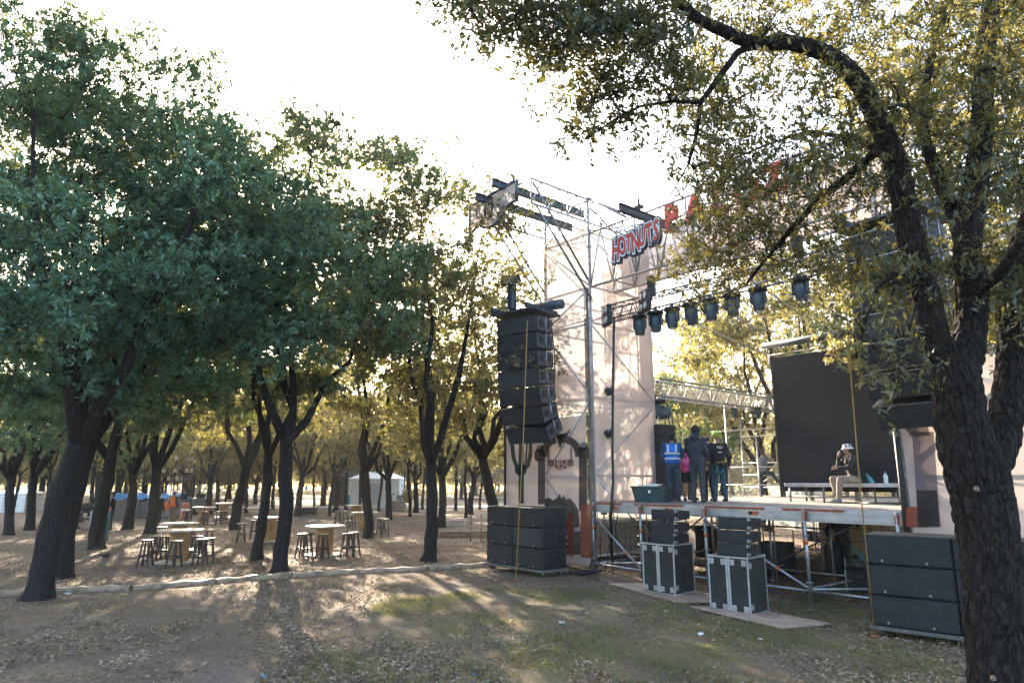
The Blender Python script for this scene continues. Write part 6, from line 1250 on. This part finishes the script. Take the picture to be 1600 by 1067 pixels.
g = gnd(397, 805); t = thing('bench_frame', 'black metal bench frame standing behind the two slim oaks', 'bench', (g[0], g[1], 0), 0); m = MB()
for sx in (-1.1, 1.1):
    m.tube([(sx, 0, 0), (sx, 0, .95)], .035, 6).tube([(sx, .6, 0), (sx, .6, .95)], .035, 6).tube([(sx, 0, .93), (sx, .6, .93)], .03, 6)
m.tube([(-1.1, .6, .93), (1.1, .6, .93)], .035, 6); m.obj('frame', BLACK, t); m = MB(); m.box((0, .3, .45), (2.2, .5, .06)); m.obj('seat', BLACK, t)
g = gnd(478, 803); m = MB(); m.box((0, 0, .22), (1.4, .7, .44), None, .04); m.box((0, 0, .45), (1.5, .8, .05)); o = m.obj('low_box', STOOLM); o.location = (g[0], g[1], 0); tag(o, 'low dark wooden box at the back of the grove beside the short wide oak', 'box')
g = gnd(631, 796); t = thing('planter', 'pale stone planter with a small bush beside the slender lamp post', 'planter', (g[0]-.4, g[1]-1, 0)); m = MB(); m.lathe([(.6, 0), (.65, .1), (.6, .6), (.72, .68), (.72, .78), (.5, .78)], 18); m.obj('pot', mat('stone_pot', (.42, .38, .34), .8), t)
rng = np.random.default_rng(8); tp = rng.normal(size=(60, 3))*np.array([.35, .35, .25])+np.array([.9, 0, 1.2]); o = bpy.data.objects.new('foliage', leaf_mesh('foliage', tp, tp-np.array([.9, 0, .8]), LEAF_OLIVE, rng, 3, 8, .12, .16, .07)); C.objects.link(o); o.parent = t
# timbers
g = gnd(738, 838); rj = random.Random(3)
for k in range(7):
    m = MB(); L = rj.uniform(1.8, 2.8); m.box((0, 0, .05), (L, .22, .07), None, .01); o = m.obj('plank', TIMBER); o.location = (g[0]+rj.uniform(-.3, .3), g[1]+.25*(k % 3)+rj.uniform(-.05, .05), .075*(k//3)); o.rotation_euler = (0, 0, rj.uniform(-.15, .15)); tag(o, ['bottom front', 'bottom middle', 'bottom rear', 'second layer front', 'second layer middle', 'second layer rear', 'topmost'][k]+' plank of the small stack left of the subwoofers', 'plank', 'planks stacked left of the subwoofers')
for k, px in enumerate((735, 751)): g2 = gnd(px, 846); m = MB(); m.tube([(0, 0, 0), (0.02, 0, .95)], .022, 7).lathe([(.04, .95), (.04, .98)], 8, (.02, 0, 0)); o = m.obj('stake', TIMBER); o.location = (g2[0], g2[1], 0); tag(o, ['left', 'right'][k]+' thin wooden stake before the plank stack', 'stake', 'stakes before the planks')
g = gnd(708, 821); m = MB(); m.box((0, 0, .12), (1.2, .5, .3), None, .03); m.box((0, 0, .28), (1.26, .55, .04)); o = m.obj('stone_block', mat('pale_stone', (.5, .42, .36), .8)); o.location = (g[0], g[1], 0); tag(o, 'pale rectangular block on the grove floor right of the thin leaved oak', 'block')
g = gnd(165, 873); m = MB(); m.ball((0, 0, .1), (.1, .05, .06), 10, 7); m.ball((.09, 0, .17), (.035, .03, .035), 8, 6); m.tube([(-.08, 0, .11), (-.2, 0, .14)], [.03, .015], 6); m.tube([(.01, .015, .07), (.01, .015, 0)], .006, 4); m.tube([(.01, -.015, .07), (.01, -.015, 0)], .006, 4); m.tube([(.12, 0, .17), (.15, 0, .165)], [.01, .003], 5); o = m.obj('bird', BLACK); o.location = (g[0], g[1], 0); o.rotation_euler = (0, 0, .5); tag(o, 'small dark bird on the litter right of the thick dark oak', 'bird')

# ================================================================ the hazy evening air
m = bpy.data.materials.new('haze_air'); m.use_nodes = True; t = m.node_tree; t.nodes.remove(t.nodes['Principled BSDF']); pv = t.nodes.new('ShaderNodeVolumePrincipled')
pv.inputs['Color'].default_value = (.92, .90, .86, 1); pv.inputs['Density'].default_value = .0007; pv.inputs['Anisotropy'].default_value = .35
t.links.new(pv.outputs[0], t.nodes['Material Output'].inputs['Volume'])
hz = MB(); hz.box((0, 105, 7), (560, 280, 16.5)); o = hz.obj('haze', m); o['kind'] = 'stuff'; o['label'] = 'thin warm haze hanging in the air of the park'
